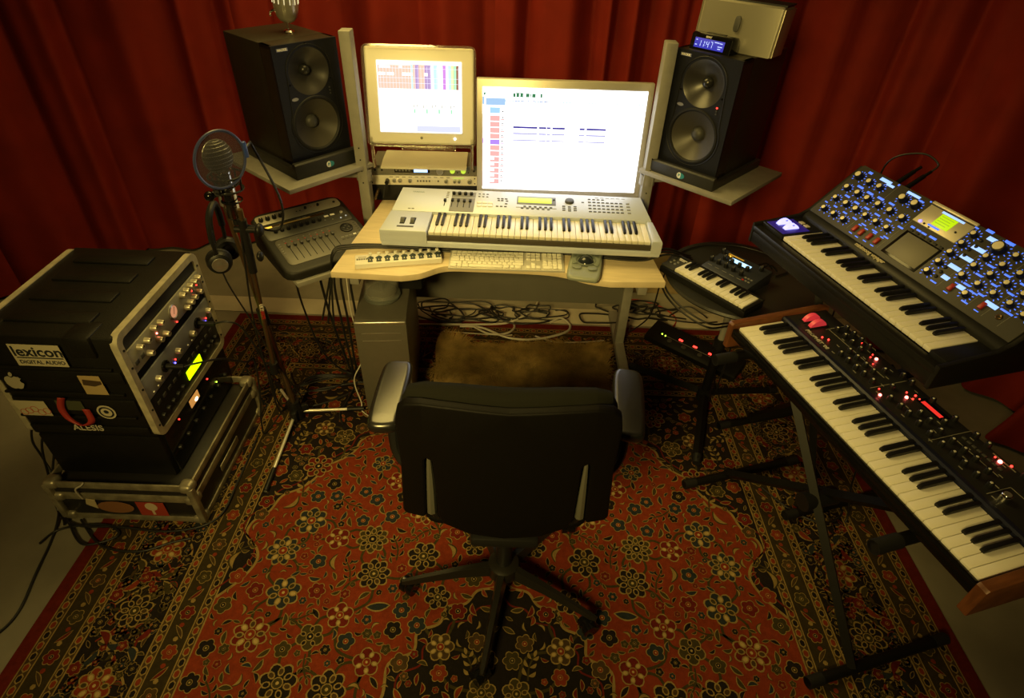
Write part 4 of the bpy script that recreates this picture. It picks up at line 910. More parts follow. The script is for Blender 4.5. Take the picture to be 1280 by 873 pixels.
    mb = MB(); A_ = S @ Matrix.Translation((-.345, .247, .0004))      # fruit-shaped white sticker with a bite
    out = [(0, .020), (.012, .027), (.026, .022), (.029, .016)]+[(.036+.012*cos(R(a)), .004+.013*sin(R(a))) for a in (110, 145, 180, 215, 250)]+[(.031, -.012), (.020, -.030), (.010, -.034), (0, -.031), (-.010, -.034), (-.021, -.028), (-.031, -.010), (-.031, .010), (-.024, .022), (-.012, .027)]
    mb.prism([(x*.86-.03, y*.86) for x, y in out], .0008, 0, 0, A_); mb.prism([(-.03+.002+.006*cos(R(a))+.002*sin(R(a)), .031+.009*sin(R(a))) for a in range(0, 360, 24)], .0008, 0, 0, A_); mb.build('fruit_sticker', mat('sticker_white', (.34, .31, .23), .5), t)
    p = st([(-.165, .205), (-.095, .205), (-.098, .283), (-.165, .283)], mat('sticker_tan', (.34, .25, .12), .5), 'photo_sticker'); st([(-.160, .245), (-.125, .240), (-.10, .25), (-.10, .262), (-.155, .268)], mat('sticker_dark', (.05, .03, .015), .5), 'sticker_print', .0008).parent = t
    p = st([(-.415, .10), (-.318, .10), (-.322, .165), (-.43, .165)], pale, 'sketch_sticker')
    mb = MB()
    for k in range(5): q = [(S @ Matrix.Translation((-.405+k*.019, .115+.007*(k % 3), .001))).translation+V((.012*cos(a), 0, .012*sin(a))) for a in [R(x) for x in range(0, 361, 30)]]; mb.tube(q, .0011, 5, smooth=False)
    mb.build('sketch_lines', mat('sketch_red', (.35, .06, .03), .5), p)
    st([(-.135-.03+.03*cos(R(a))+.03, .126+.03*sin(R(a))) for a in range(0, 360, 15)], pale, 'round_sticker'); mb = MB(); mb.lathe([(.018, .0012), (.024, .0012), (.024, .0008)], 24, 0, S @ Matrix.Translation((-.135, .126, 0))); mb.lathe([(0, .0014), (.008, .0014)], 12, 0, S @ Matrix.Translation((-.135, .128, 0))); mb.build('sticker_ring', ink, t)
    mb = MB(); mb.text('ALESIS', S @ Matrix.Translation((-.226, .048, .0006)), .036, .0005, bold=.0006); mb.build('white_lettering', mat('letter_white', (.42, .39, .31), .5), t)
    st([(-.285, .13), (-.20, .13), (-.20, .172), (-.285, .172)], mat('sticker_moss', (.05, .055, .03), .5), 'dark_sticker')
    mb = MB(); mb.text('peak', S @ Matrix.Translation((-.243, .15, .001)), .02, .0004) if False else None
    loop = [(-.25, .19), (-.262, .15), (-.25, .105), (-.215, .082), (-.185, .10), (-.19, .145)]
    P3 = catmull([(S @ V((u, v_, .008+.012*sin(pi*i/5)))) for i, (u, v_) in enumerate(loop)], 6); vs = []; fs = []
    mb = MB()
    for i, p_ in enumerate(P3): vs += [p_+V((0, .0, 0))+V((-.008, -.004, .004)), p_+V((.008, .004, -.004))]
    for i in range(len(P3)-1): fs.append([2*i, 2*i+1, 2*i+3, 2*i+2])
    mb.add(vs, fs); o = mb.build('red_strap', mat('red_webbing', (.26, .018, .012), .6), t, 60); md = o.modifiers.new('s', 'SOLIDIFY'); md.thickness = .003
rack()

# ------------------------------------------------------------------ microphone stand, microphone, pop filter, headphones
def mic_stand():
    B = V((-.93, 1.82, .045)); Tp = V((-.94, 1.742, 1.07)); t = thing('microphone_stand', 'tripod microphone stand with bronze pole and folded boom, beside the rack cases', 'microphone stand', (B.x, B.y, .0085)); o = V((B.x, B.y, .0085)); mv = Matrix.Translation(-o)
    def nb(): mb = MB(); mb.T = mv; return mb
    nb().cyl(B+V((0, 0, .02)), B.lerp(Tp, .52), .0125, n=16).build('lower_pole', K['brass'], t); nb().cyl(B.lerp(Tp, .5), Tp, .0085, n=14).build('upper_pole', K['brass'], t)
    nb().cyl(B.lerp(Tp, .49), B.lerp(Tp, .56), .018, n=16).build('height_clutch', K['black'], t)
    hub = nb(); hub.cyl(B+V((0, 0, -.03)), B+V((0, -.003, .065)), .032, .024, 18)
    for a in (-81, 21, 146): hub.box(B+V((.03*cos(R(a)), .03*sin(R(a)), .005)), (.045, .022, .055), .005, 0, (0, 0, R(a)))
    hub.build('leg_hub', K['black'], t)
    for tip in ((-.928, 1.412), (-.652, 1.878), (-1.09, 2.02)):
        e = V((tip[0], tip[1], .017)); s = B+(e-B).normalized()*.03
        l = nb().cyl(s, e, .0065, n=12).build('leg', mat('leg_steel', (.8, .78, .7), .3, .5) if tip[1] < 1.5 else bpy.data.materials['leg_steel'], t); nb().cyl(s.lerp(e, .72), e, .0095, .011, 12).build('rubber_foot', K['black'], l)
    a, b = V((-.872, 1.70, 1.058)), V((-.937, 1.75, .329))
    nb().cyl(a, b, .0085, n=14).build('boom_arm', K['brass'], t); nb().cyl(b+(a-b)*.0, b+(a-b)*.075, .016, n=16).build('boom_weight', K['black'], t)
    nb().cyl(a.lerp(b, .05), a.lerp(b, .33), .0135, n=14).build('boom_sleeve', K['black'], t)
    nb().cyl(a.lerp(b, .1)+V((-.03, -.0, 0)), a.lerp(b, .1)+V((.045, 0, 0)), .011, n=14).ball(a.lerp(b, .1)+V((.05, 0, 0)), .022, 14, 0, (.6, 1, 1)).ball(a.lerp(b, .24)+V((.035, 0, 0)), .018, 14, 0, (.6, 1, 1)).build('boom_clutch', K['black'], t)
    nb().cyl(Tp+V((0, 0, -.02)), Tp+V((0, 0, .015)), .012, n=14).build('thread_adapter', K['silver'], t)
    for q, tx, cm in ((.600, 'ULTI', mat('letter_cream', (.6, .55, .45), .5)), (.555, 'MATE', K['red'])):
        p = a.lerp(b, 1-q+.14); d = (b-a).normalized(); n = V((.46, -.89, 0)); u = d; v_ = n.cross(d); M = PL(p+n*.0092, u, n.cross(u)); mb = nb(); mb.text(tx, mv.inverted() @ mv @ M, .016, .0006, bold=.0006); mb.build('lettering', cm, t)
    return Tp
TP = mic_stand()
MC = V((-.888, 1.722, 1.235)); FD = V((.87, -.5, 0)).normalized(); yawm = math.atan2(FD.y, FD.x)+pi/2      # local -y faces FD
def mic():
    t = thing('microphone', 'silver studio microphone with round mesh head, in the black shock mount', 'microphone', (MC.x-.018, MC.y, 1.066), yawm)
    mesh_m = mat('mesh_grille', (.10, .09, .065), .5, .6, bump=1, bs=900)
    mb = MB(); mb.ball((0, 0, .152), .048, 28, 0, (1, .62, 1.05)); mb.build('mesh_head', mesh_m, t)
    mb = MB()
    for k in range(11): r = .0475*cos(R(-70+k*14)); mb.tube([(r*cos(R(a)), r*.63*sin(R(a)), .152+.0505*sin(R(-70+k*14))) for a in range(0, 360, 20)], .0011, 5, closed=True, smooth=False)
    for k in range(12): a0 = R(15*k); mb.tube([(.0475*cos(a0)*cos(R(a)), .0475*.62*sin(a0)*cos(R(a)), .152+.0508*sin(R(a))) for a in range(-90, 91, 15)], .0011, 5, smooth=False)
    mb.build('grille_wires', K['silver'], t)
    MB().lathe([(0, .108), (.026, .108), (.03, .113), (.026, .119), (0, .119)], 28).build('collar', K['chrome'], t)
    MB().lathe([(0, -.05), (.018, -.05), (.0225, -.044), (.0235, .1), (.02, .108), (0, .109)], 28).build('body', K['chrome'], t)
    MB().lathe([(0, -.072), (.01, -.072), (.0105, -.05), (0, -.05)], 16).build('plug', K['black'], t)
mic()
def shock():
    t = thing('shock_mount', 'black ring shock mount on top of the microphone stand', 'shock mount', (TP.x, TP.y, TP.z+.0155), yawm); o = V((TP.x, TP.y, TP.z+.0155)); cx = Matrix.Rotation(-yawm, 4, 'Z') @ (V((MC.x-.012, MC.y, 0))-V((o.x, o.y, 0)))
    for z, r in ((.03, .043), (.075, .050)):
        MB().tube([(cx.x+r*cos(R(a)), cx.y+r*sin(R(a)), z) for a in range(0, 360, 12)], .0035, 7, closed=True, smooth=False).build('outer_ring', K['black'], t)
    for z in (-.008, .045): MB().tube([(cx.x+.030*cos(R(a)), cx.y+.030*sin(R(a)), z) for a in range(0, 360, 15)], .003, 7, closed=True, smooth=False).build('inner_ring', K['blackgloss'], t)
    for k in range(8):
        a = R(45*k); b = a+R(22); MB().tube([(cx.x+.031*cos(a), cx.y+.031*sin(a), .045), (cx.x+.049*cos(b), cx.y+.049*sin(b), .075)], .0016, 6, smooth=False).build('elastic_cord', K['rubber'], t)
    for k in range(4): a = R(90*k+20); MB().tube([(cx.x+.044*cos(a), cx.y+.044*sin(a), .03), (cx.x+.050*cos(a), cx.y+.050*sin(a), .075)], .003, 6, smooth=False).build('ring_strut', K['blackgloss'], t)
    MB().tube([(0, 0, 0), (0, 0, .012), (cx.x*.3-.0, cx.y*.3, .02), (cx.x-.043*cos(0), cx.y, .03)], .009, 10).build('mount_arm', K['black'], t)
    MB().cyl((-.035, .0, .01), (.02, 0, .01), .011, n=16).ball((-.04, 0, .01), .016, 14).build('tilt_knob', K['blackgloss'], t)
shock()
def pop():
    c = V((-.874, 1.672, 1.228)); t = thing('pop_filter', 'round blue-rimmed pop filter in front of the microphone', 'pop filter', c, yawm); r = .083
    blue = mat('blue_rim', (.035, .045, .12), .35)
    MB().tube([(r*cos(R(a)), 0, r*sin(R(a))) for a in range(0, 360, 8)], .0045, 8, closed=True, smooth=False).build('rim', blue, t)
    m = mat('nylon_screen', (.05, .048, .05), .8, alpha=.42); mb = MB(); mb.lathe([(0, .0008), (r, .0008), (r, -.0008), (0, -.0008)], 48, 0, Matrix.Rotation(R(90), 4, 'X')); mb.build('nylon_screen', m, t)
    MB().box((r+.004, 0, .005), (.014, .013, .05), .004).build('clamp', mat('blue_clamp', (.03, .06, .25), .35), t)
    i = Matrix.Rotation(-yawm, 4, 'Z'); L = lambda p: i @ (V(p)-c)
    MB().tube([(r+.008, .0, .006), (r+.035, .015, .012), (r+.07, .05, -.02), L((-.775, 1.79, 1.05)), L((-.80, 1.78, .95)), L((-.872, 1.708, 1.0))], .0042, 8, res=8).build('gooseneck', K['black'], t)
pop()
def phones():
    c = V((-1.003, 1.765, .965)); t = thing('headphones', 'black headphones with silver ear-cup discs hanging from the microphone stand', 'headphones', c, R(28))
    band = [(-.02, -.052, -.10), (-.022, -.062, -.03), (-.012, -.045, .045), (0.01, 0, .075), (.02, .04, .05), (.02, .05, -.02), (.016, .045, -.09)]
    MB().tube(band, .007, 8).build('headband', K['black'], t); MB().tube([(x, y*.9, z-.004) for x, y, z in band[1:-1]], .011, 10).build('headband_pad', K['rubber'], t)
    for s in (-1, 1):
        y = s*.052; T = Matrix.Translation((-.02 if s < 0 else .016, y, -.112)) @ Matrix.Rotation(R(90)*(1 if s < 0 else -1), 4, 'X')
        q = MB(); q.lathe([(0, .018), (.026, .018), (.036, .012), (.040, .002), (.041, -.008), (.036, -.016), (0, -.016)], 32, 0, T); e = q.build('ear_cup', K['black'], t)
        q = MB(); q.lathe([(.0, .0195), (.008, .0195), (.012, .0185), (.024, .0195), (.026, .0175)], 32, 0, T); q.build('silver_disc', K['silver'], e)
        q = MB(); q.lathe([(.02, -.014), (.038, -.016), (.042, -.024), (.036, -.032), (.022, -.03)], 28, 0, T); q.build('ear_pad', K['rubber'], e)
    MB().tube([(-.02, -.052, -.15), (-.01, -.055, -.22), (.03, -.05, -.40), (.07, -.03, -.62), (.12, .02, -.83), (.13, .06, -.9515)], .0028, 6).build('cord', K['cable'], t)
phones()
# ------------------------------------------------------------------ round table with the mini keyboard and the small synth box
def round_table():
    c = V((.885, 1.995, .0085)); t = thing('round_table', 'round black tripod table between the desk and the keyboard stands', 'table', c)
    MB().lathe([(0, .672), (.265, .672), (.285, .676), (.291, .684), (.285, .692), (0, .6925)], 64).build('tabletop', mat('table_black', (.018, .018, .016), .38, bump=.15, bs=300), t)
    MB().lathe([(0, .655), (.11, .655), (.12, .672), (0, .672)], 32).build('mounting_plate', K['blackmetal'], t)
    MB().cyl((0, 0, .33), (0, 0, .66), .014, n=16).build('upper_pole', K['greymetal'], t); MB().cyl((0, 0, .05), (0, 0, .36), .019, n=16).build('lower_pole', K['blackmetal'], t)
    MB().cyl((0, 0, .34), (0, 0, .385), .026, n=16).tube([(0, 0, .362), (.05, -.01, .362)], .008).build('height_clamp', K['black'], t)
    MB().cyl((0, 0, .04), (0, 0, .10), .032, n=18).build('leg_hub', K['black'], t)
    for a in (-106, 141, 15):
        d = V((cos(R(a)), sin(R(a)), 0)); mb = MB(); mb.tube([V((0, 0, .075))+d*.02, d*.18+V((0, 0, .05)), d*.37+V((0, 0, .018))], .02, 4, smooth=False); l = mb.build('leg', K['blackmetal'], t)
        MB().cyl(d*.345+V((0, 0, .024)), d*.385+V((0, 0, .016)), .019, .016, 12).build('rubber_foot', K['rubber'], l)
round_table()
TZ = .0085+.6925
def mini_keys():
    t = thing('mini_keyboard', 'two-octave mini keyboard on the near edge of the round black table', 'keyboard', (.617, 1.978, TZ), R(-51.7))
    MB().bx(-.062, .330, -.012, .106, .0, .026, .004).build('case', K['black'], t)
    MB().bx(-.062, .330, .092, .106, .026, .038, .003).build('back_ridge', K['black'], t); MB().bx(-.062, -.002, -.006, .092, .026, .034, .003).build('control_block', K['darkgrey'], t)
    MB().bx(.3145, .330, -.010, .092, .026, .036, .003).build('end_cheek', K['black'], t)
    keys(t, 15, 0, .0209, .0915, .057, .0375, 0, None, None, .0105, .009)
    for x, y in ((-.045, .03), (-.025, .03), (-.045, .05), (-.025, .05)): knob_part(t, Matrix.Translation((x, y, .034)), .0055, .003, K['grey'], 'round_button')
    for y, l in ((.082, .034), (.073, .022)): MB().bx(-.036-l/2+.01, -.02+l/2-.004, y-.0022, y+.0022, .0338, .0346).build('printed_mark', K['white'], t)
mini_keys()
def synth_box():
    t = thing('synth_module', 'small dark synthesizer box with lit blue display, behind the mini keyboard', 'synthesizer', (.726, 2.014, TZ), R(-50.2)); W, D = .212, .156
    b = mat('module_navy', (.022, .025, .035), .4, .2)
    MB().profx([(0, 0), (-.002, .03), (.004, .036), (D-.004, .055), (D, .05), (D, 0)], 0, W, .002).build('case', b, t)
    P = PL((0, .004, .0362), (1, 0, 0), (0, D-.008, .019)); Q = lambda u, v, w_=0: P @ Matrix.Translation((u*W, v*(D-.006), w_))
    for u, v in ((.04, .82), (.183, .608), (.343, .6), (.506, .595), (.665, .60), (.037, .337), (.186, .344), (.343, .347), (.5, .346), (.669, .337), (.835, .845)): knob_part(t, Q(u, v), .0088, .017, K['black'], 'knob', cap=K['darkgrey'], line=K['white'])
    mb = MB(); mb.T = Q(.465, .735); mb.box((0, 0, 0), (.086, .021, .002), .0005); mb.build('lit_display', glow('ice_display', (.4, .7, 1), 2.0), t)
    mb = MB(); mb.T = Q(.29, .9); mb.box((0, 0, 0), (.068, .007, .001)); mb.box((-.02, -.009, 0), (.02, .004, .001)); mb.build('amber_print', glow('amber_print', (.6, .3, .03), .35, (.4, .25, .05)), t)
    for u, v in ((.12, .75), (.2, .82)): mb = MB(); mb.ball(Q(u, v, .001).translation, .0025, 8); mb.build('indicator', K['led_amber'], t)
    for k in range(6): mb = MB(); mb.T = Q(.78+.06*(k % 3), .2+.12*(k//3)); mb.box((0, 0, .001), (.009, .006, .004), .001); mb.build('button', K['grey'] if k else K['red'], t)
    for k in range(5): mb = MB(); mb.T = Q(.1+.155*k, .16); mb.box((0, 0, 0), (.02, .0025, .0008)); mb.build('legend_bar', K['grey'], t)
    for u in (.62, .72): MB().cyl((u*W, D, .03), (u*W, D+.045, .032), .006).tube([(u*W, D+.045, .032), (u*W+.01, D+.08, .03), (u*W+.03, D+.10, .006)], .003).build('plug', K['black'], t)
synth_box()
def pedal():
    t = thing('pedal_board', 'black floor unit with red and green lights, on the rug under the round table', 'floor unit', (.93, 2.37, .0085), R(-39.6)); W, D = .25, .07
    MB().profx([(-D, 0), (-D, .025), (-.05, .04), (D-.01, .058), (D, .05), (D, 0)], -W, W, .005).build('case', K['blackmetal'], t)
    P = PL((0, -.05, .0402), (1, 0, 0), (0, .11, .018))
    for u, v, c_ in ((-.175, .03, 'led_green'), (-.155, .028, 'led_green')): mb = MB(); mb.ball((P @ V((u, v, .001))), .004, 8); mb.build('indicator', K[c_], t)
    for u in (-.075, .005, .09): mb = MB(); mb.T = P; mb.box((u, .045, .001), (.022, .010, .006), .002); mb.build('lit_switch', K['led_red'], t)
    mb = MB(); mb.T = P; mb.box((0, .03, 0), (.32, .003, .001)); mb.build('trim_line', K['grey'], t)
    for u in (-.12, -.04, .05): knob_part(t, P @ Matrix.Translation((u, .008, 0)), .012, .006, K['darkgrey'], 'foot_switch')
pedal()

# ------------------------------------------------------------------ keyboard stands (X frames)
def xstand(label, o, yaw, u0, u1, v0, v1, h, lv, tu0, tu1, tv0, tv1, floor=(.0085, .0085)):
    t = thing('keyboard_stand', label, 'keyboard stand', (o[0], o[1], .0085), yaw, 'X-frame keyboard stands'); h -= .0085
    for k, (ub, ut, vv) in enumerate(((u0, tu1, lv+.04), (u1, tu0, lv))):
        mb = MB(); mb.tube([(ub, vv, .03), (ut, vv, h-.03)], .0175, 4, smooth=False); l = mb.build('leg', K['blackmetal'], t)
        mb = MB(); mb.tube([(ub, v0, .018), (ub, v1, .018)], .0165, 12, smooth=False); f = mb.build('foot_bar', K['blackmetal'], t)
        for q in (v0, v1-.05): mb = MB(); mb.tube([(ub, q, .019), (ub, q+.05, .019)], .0188, 12, smooth=False); mb.build('rubber_cap', K['rubber'], f)
        mb = MB(); mb.tube([(ut, tv0, h-.018), (ut, tv1, h-.018)], .0155, 12, smooth=False); s = mb.build('support_bar', K['blackmetal'], t)
        mb = MB(); mb.tube([(ut, tv0, h-.0185), (ut, tv0+.07, h-.0185)], .0182, 12, smooth=False); mb.build('foam_sleeve', K['rubber'], s)
        mb = MB(); mb.bx(ut-.02, ut+.02, vv-.02, vv+.02, h-.05, h-.012, .004); mb.build('bracket', K['black'], s)
    um = (u0+u1+tu0+tu1)/4; mb = MB(); mb.cyl((um, lv-.04, h/2), (um, lv+.08, h/2), .03, n=20); mb.build('pivot_disc', K['black'], t)
PO, PY = (.690, 1.4535), R(-73.05); MO, MY = (.8845, 1.7676), R(-73.8)
xstand('black X-frame stand under the long keyboard with wooden ends', PO, PY, -.05, .71, .03, .55, .769, .185, .02, .69, -.07, .30)
xstand('black X-frame stand under the blue-lit synthesizer', MO, MY, -.06, .42, .06, .52, .9245, .17, .02, .56, .02, .28)

# ------------------------------------------------------------------ long keyboard with wooden ends (red lights)
def prophet():
    t = thing('synthesizer', 'long black keyboard with wooden end blocks and red lights, front right of the room', 'synthesizer', (PO[0], PO[1], .7695), PY); zk = .0801; zp = zk+.012
    MB().profx([(.05, 0), (.035, .03), (-.014, .044), (-.014, .056), (.322, .056), (.322, 0)], -.006, .852, .003).build('lower_case', K['black'], t)
    MB().bx(-.006, .852, -.018, -.001, .045, zk-.006, .003).build('key_slip', K['blackgloss'], t)
    gl = mat('panel_edge_gloss', (.01, .012, .03), .4, spec=.25)
    MB().profx([(.151, .05), (.151, zk+.008), (.156, zk+.0125), (.167, zk+.0125), (.172, zk+.010), (.172, .05)], -.006, .852, .0015).build('panel_edge', gl, t)
    MB().profx([(.17, .05), (.17, zp-.0005), (.31, zp-.0005), (.322, zp-.01), (.322, .05)], -.006, .852, .001).build('control_panel', mat('black_panel', (.012, .012, .012), .45, bump=.05, bs=600), t)
    for x0, x1 in ((-.028, -.006), (.852, .876)): MB().profx([(-.02, 0), (-.022, zk+.004), (-.016, zk+.010), (.30, zk+.022), (.325, zk+.016), (.325, 0)], x0, x1, .003).build('wooden_end', K['walnut'], t)
    keys(t, 36, 0, .0235, .150, .097, zk)
    Q = lambda u, v, w_=0: Matrix.Translation((u, v, zp-.0004+w_))
    sil = mat('knob_dot', (.75, .72, .6), .3, .5)
    kb = [(.0984, .301), (.1281, .301), (.1591, .301), (.191, .301), (.0975, .267), (.1305, .267), (.161, .267), (.194, .267), (.1933, .231), (.2238, .231), (.2569, .231), (.2855, .231), (.1977, .197), (.2278, .197), (.2592, .197), (.2868, .199), (.3183, .2), (.3504, .234), (.3852, .197), (.4167, .2), (.4431, .201), (.4782, .1985), (.5139, .197), (.4497, .23), (.478, .232), (.5137, .229), (.4921, .264), (.4888, .3005), (.5491, .198), (.5473, .232), (.5807, .199), (.5786, .234), (.6106, .2), (.6071, .238), (.6447, .199), (.6433, .234), (.6759, .2025), (.548, .304), (.58, .3056), (.6766, .304), (.71, .27), (.74, .27), (.74, .30), (.77, .235), (.80, .27), (.80, .3), (.32, .30), (.29, .265), (.35, .30), (.42, .30)]
    for u, v in kb:
        k = knob_part(t, Q(u, v), .0078, .014, K['black'], 'knob'); mb = MB(); mb.T = Q(u, v); mb.lathe([(.0035, .0138), (.003, .0148), (0, .0149)], 10); mb.build('knob_dot', sil, k)
    knob_part(t, Q(.7123, .204), .012, .018, K['chrome'], 'volume_knob', cap=K['silver'])
    wm = glow('pink_wheel', (.9, .05, .08), .28, (.6, .06, .08))
    for u, v in ((.030, .228), (.061, .226)):
        MB().bx(u-.013, u+.013, v-.036, v+.036, zp-.002, zp+.0012, .001).build('wheel_well', K['blackmat'], t)
        MB().cyl((u-.0065, v, zp-.008), (u+.0065, v, zp-.008), .030, n=36).build('wheel', wm, t)
    for u, v, c_, r in ((.2393, .2856, 'led_hot', .0045), (.3658, .1842, 'led_hot', .004), (.3907, .2465, 'led_hot', .0043), (.6262, .2921, 'led_hot', .005), (.115, .2017, 'led_red', .0028), (.1297, .212, 'led_red', .003), (.6438, .3064, 'led_red', .003), (.3911, .2756, 'led_red', .0028), (.22, .29, 'led_red', .0022), (.228, .275, 'led_red', .0022), (.40, .258, 'led_red', .0024), (.375, .262, 'led_red', .0024), (.405, .275, 'led_red', .0022), (.612, .294, 'led_red', .0022), (.165, .2995, 'led_red', .0025), (.345, .2, 'led_red', .0022), (.255, .26, 'led_red', .002)):
        mb = MB(); mb.ball((u, v, zp+.001), r, 10); mb.build('led', K[c_], t)
    MB().bx(.405, .482, .264, .296, zp-.001, zp+.0008).build('display_window', K['blackgloss'], t)
    MB().bx(.414, .474, .270, .283, zp, zp+.0013).build('red_display', glow('red_display', (.9, .03, .02), 1.0), t)
    ln = mat('panel_line', (.2, .19, .15), .5)
    for x0, x1, y0, y1 in ((.083, .0845, .24, .315), (.083, .205, .3145, .316), (.083, .2, .249, .2505), (.335, .3365, .18, .30), (.215, .31, .248, .2495), (.5285, .530, .18, .315), (.53, .66, .249, .2505), (.6, .66, .3, .303), (.69, .6915, .18, .25), (.69, .84, .249, .2505)): MB().bx(x0, x1, y0, y1, zp-.001, zp+.0004).build('panel_line', ln, t)
    for k in range(34): u = .09+(k*.0217) % .73; v = (.186, .221, .2565, .291)[(k*7) % 4]; MB().bx(u, u+.011, v-.0012, v+.0012, zp-.001, zp+.0003).build('legend_bar', ln, t)
    for k in range(8): MB().bx(.54+k*.014, .55+k*.014, .27, .277, zp-.001, zp+.002, .0006).build('button', K['darkgrey'], t)
    MB().text("PROPHET '08", Matrix.Translation((.118, .1815, zp)), .0165, .0003, bold=.0003).build('lettering', mat('letter_silver', (.5, .47, .38), .4), t)
prophet()

# ------------------------------------------------------------------ blue-lit analogue synthesizer with raised panel
def moog():
    zk = .0745; t = thing('synthesizer', 'black synthesizer with raised blue-lit knob panel and glowing violet wheels', 'synthesizer', (MO[0], MO[1], .9245), MY, rot=(0, R(-.4), MY))
    wood = mat('black_wood', (.009, .0085, .0075), .42, spec=.3, var=.3, vs=20, stretch=(2, 20, 20), bump=.05, bs=100)
    MB().bx(-.122, .672, -.032, .29, 0, .055, .006).build('lower_case', wood, t)
    MB().bx(-.122, .672, -.034, -.004, .04, zk-.012, .005).build('front_rail', wood, t)
    for x0, x1 in ((-.124, -.112), (.662, .676)): MB().profx([(-.034, .0), (-.034, zk-.004), (.14, zk+.012), (.178, zk+.03), (.33, zk+.17), (.36, zk+.16), (.34, 0)], x0, x1, .003).build('side_panel', wood, t)
    MB().bx(-.112, -.0015, -.004, .152, .05, zk+.002, .003).build('wheel_block', K['black'], t); MB().bx(.6125, .662, -.004, .152, .05, zk-.0, .003).build('end_block', K['black'], t)
    MB().profx([(.1512, .05), (.1512, zk+.006), (.158, zk+.016), (.176, zk+.030), (.19, zk+.03), (.19, .05)], -.112, .662, .002).build('key_cover', K['black'], t)
    keys(t, 26, 3, .0235, .150, .097, zk)
    a = R(43); P = PL((0, .18, zk+.036), (1, 0, 0), (0, cos(a), sin(a))); Q = lambda u, v, w_=0: P @ Matrix.Translation((u, v, w_))
    pm = mat('panel_charcoal', (.034, .032, .027), .5, bump=.06, bs=500)
    mb = MB(); mb.T = P; mb.bx(-.111, .661, -.012, .206, -.028, 0, .002); mb.build('control_panel', pm, t)
    MB().profx([(.19, .05), (.21, zk+.03), (.33, zk+.15), (.345, zk+.13), (.33, .05)], -.111, .661, .004).build('panel_housing', K['black'], t)
    def onp(name, u0, u1, v0, v1, h, m, parent=t, bev=.0005, w0=0): mb = MB(); mb.T = P; mb.bx(u0, u1, v0, v1, w0-.0008, w0+h, bev); return mb.build(name, m, parent)
    cream = mat('knob_cream', (.72, .66, .48), .35, .3); BL_ = glow('blue_legend', (.07, .2, 1), 1.25); BW = glow('pale_blue_legend', (.30, .5, 1), 1.5)
    small = [(-.0758, .1125), (-.0257, .1131), (.0184, .1136), (-.0711, .0645), (-.0221, .0664), (.0231, .0671), (-.0688, .0169), (-.0212, .0175), (.0227, .0193), (-.0324, .1617), (.0121, .1634), (.0659, .1147), (.1137, .116), (.0691, .0657), (.1143, .066), (.1598, .0671), (.1642, .1159), (.3595, .1736), (.3608, .136), (.3614, .0998), (.3632, .0622), (.3649, .0251), (.4386, .1368), (.4394, .1008), (.4407, .064), (.4913, .028), (.49, .0655), (.4881, .103), (.4874, .1384), (.4884, .1754), (.5367, .0658), (.5359, .1044), (.5354, .141), (.5863, .1029), (.587, .14), (.585, .066), (.63, .10), (.63, .14), (.63, .175), (.63, .06)]
    for i, (u, v) in enumerate(small):
        dk = (u, v) in ((-.0758, .1125), (-.0257, .1131), (.0184, .1136), (-.0221, .0664), (.0231, .0671), (-.0324, .1617), (.0121, .1634), (.0659, .1147), (.1137, .116), (.1642, .1159))
        k = knob_part(t, Q(u, v), .0112 if dk else .0096, .015, K['black'], 'knob', cap=cream)
        n = 9; mb = MB()
        for q in range(n):                                        # lit scale ticks round the knob
            b = R(-135+270*q/(n-1)+90); mb.T = Q(u+.0165*cos(b), v+.0165*sin(b)) @ rotz(b); mb.box((0, 0, .0002), (.005, .0022, .0007))
        mb.build('lit_scale', BL_, k)
    for u, v, r in ((-.083, .1636, .0135), (.1075, .1666, .0135), (.1545, .1682, .0135), (.438, .1734, .019)):
        k = knob_part(t, Q(u, v), r, .018, K['black'], 'large_knob', cap=cream)
        mb = MB()
        for q in range(11): b = R(-135+270*q/10+90); mb.T = Q(u+(r+.007)*cos(b), v+(r+.007)*sin(b)) @ rotz(b); mb.box((0, 0, .0002), (.005, .002, .0007))
        mb.build('lit_scale', BL_, k)
    for u, v in ((.0797, .0174), (.1077, .0171), (.1404, .0198), (.1712, .0206), (.448, .0242), (.5436, .0275)):
        onp('red_switch', u-.006, u+.006, v-.011, v+.011, .007, K['red'], bev=.002)
        for dv in (-.018, .018): onp('blue_legend', u-.007, u+.007, v+dv-.0015, v+dv+.0015, .0004, BL_)
    for i, (u, v, l, h) in enumerate(((-.065, .192, .016, .008), (.0035, .1925, .045, .011), (.030, .186, .03, .008), (-.045, .137, .026, .007), (.002, .135, .026, .007), (.047, .137, .026, .007), (.092, .139, .022, .006), (.1178, .1943, .05, .008), (.1545, .188, .02, .005), (-.05, .091, .022, .006), (-.002, .088, .022, .006), (.043, .089, .022, .006), (-.048, .043, .016, .005), (.0, .042, .018, .005), (.045, .043, .018, .005), (.09, .089, .022, .005), (.136, .092, .022, .005), (.184, .092, .02, .005), (.2112, .1109, .014, .006), (.234, .111, .016, .005), (.2536, .1108, .018, .005), (.2841, .1128, .024, .006), (.3792, .2035, .022, .008), (.4431, .2, .028, .008), (.465, .125, .02, .005), (.466, .09, .02, .005), (.467, .053, .02, .005), (.515, .125, .018, .005), (.515, .088, .018, .005), (.5155, .05, .018, .005), (.561, .09, .018, .005), (.561, .125, .018, .005), (.594, .047, .034, .005), (.498, .044, .026, .004), (.608, .12, .016, .005), (.607, .085, .016, .005), (.05, .2, .006, .006), (.178, .2, .006, .004), (-.09, .04, .012, .004), (.088, .042, .02, .004), (.135, .043, .022, .004), (.18, .045, .02, .004), (.40, .012, .02, .004), (.505, .012, .02, .004), (.345, .195, .012, .004))):
        onp('blue_legend', u-l/2, u+l/2, v-h/2, v+h/2, .0005, BW if i in (1, 2, 7) else BL_, bev=.0001)
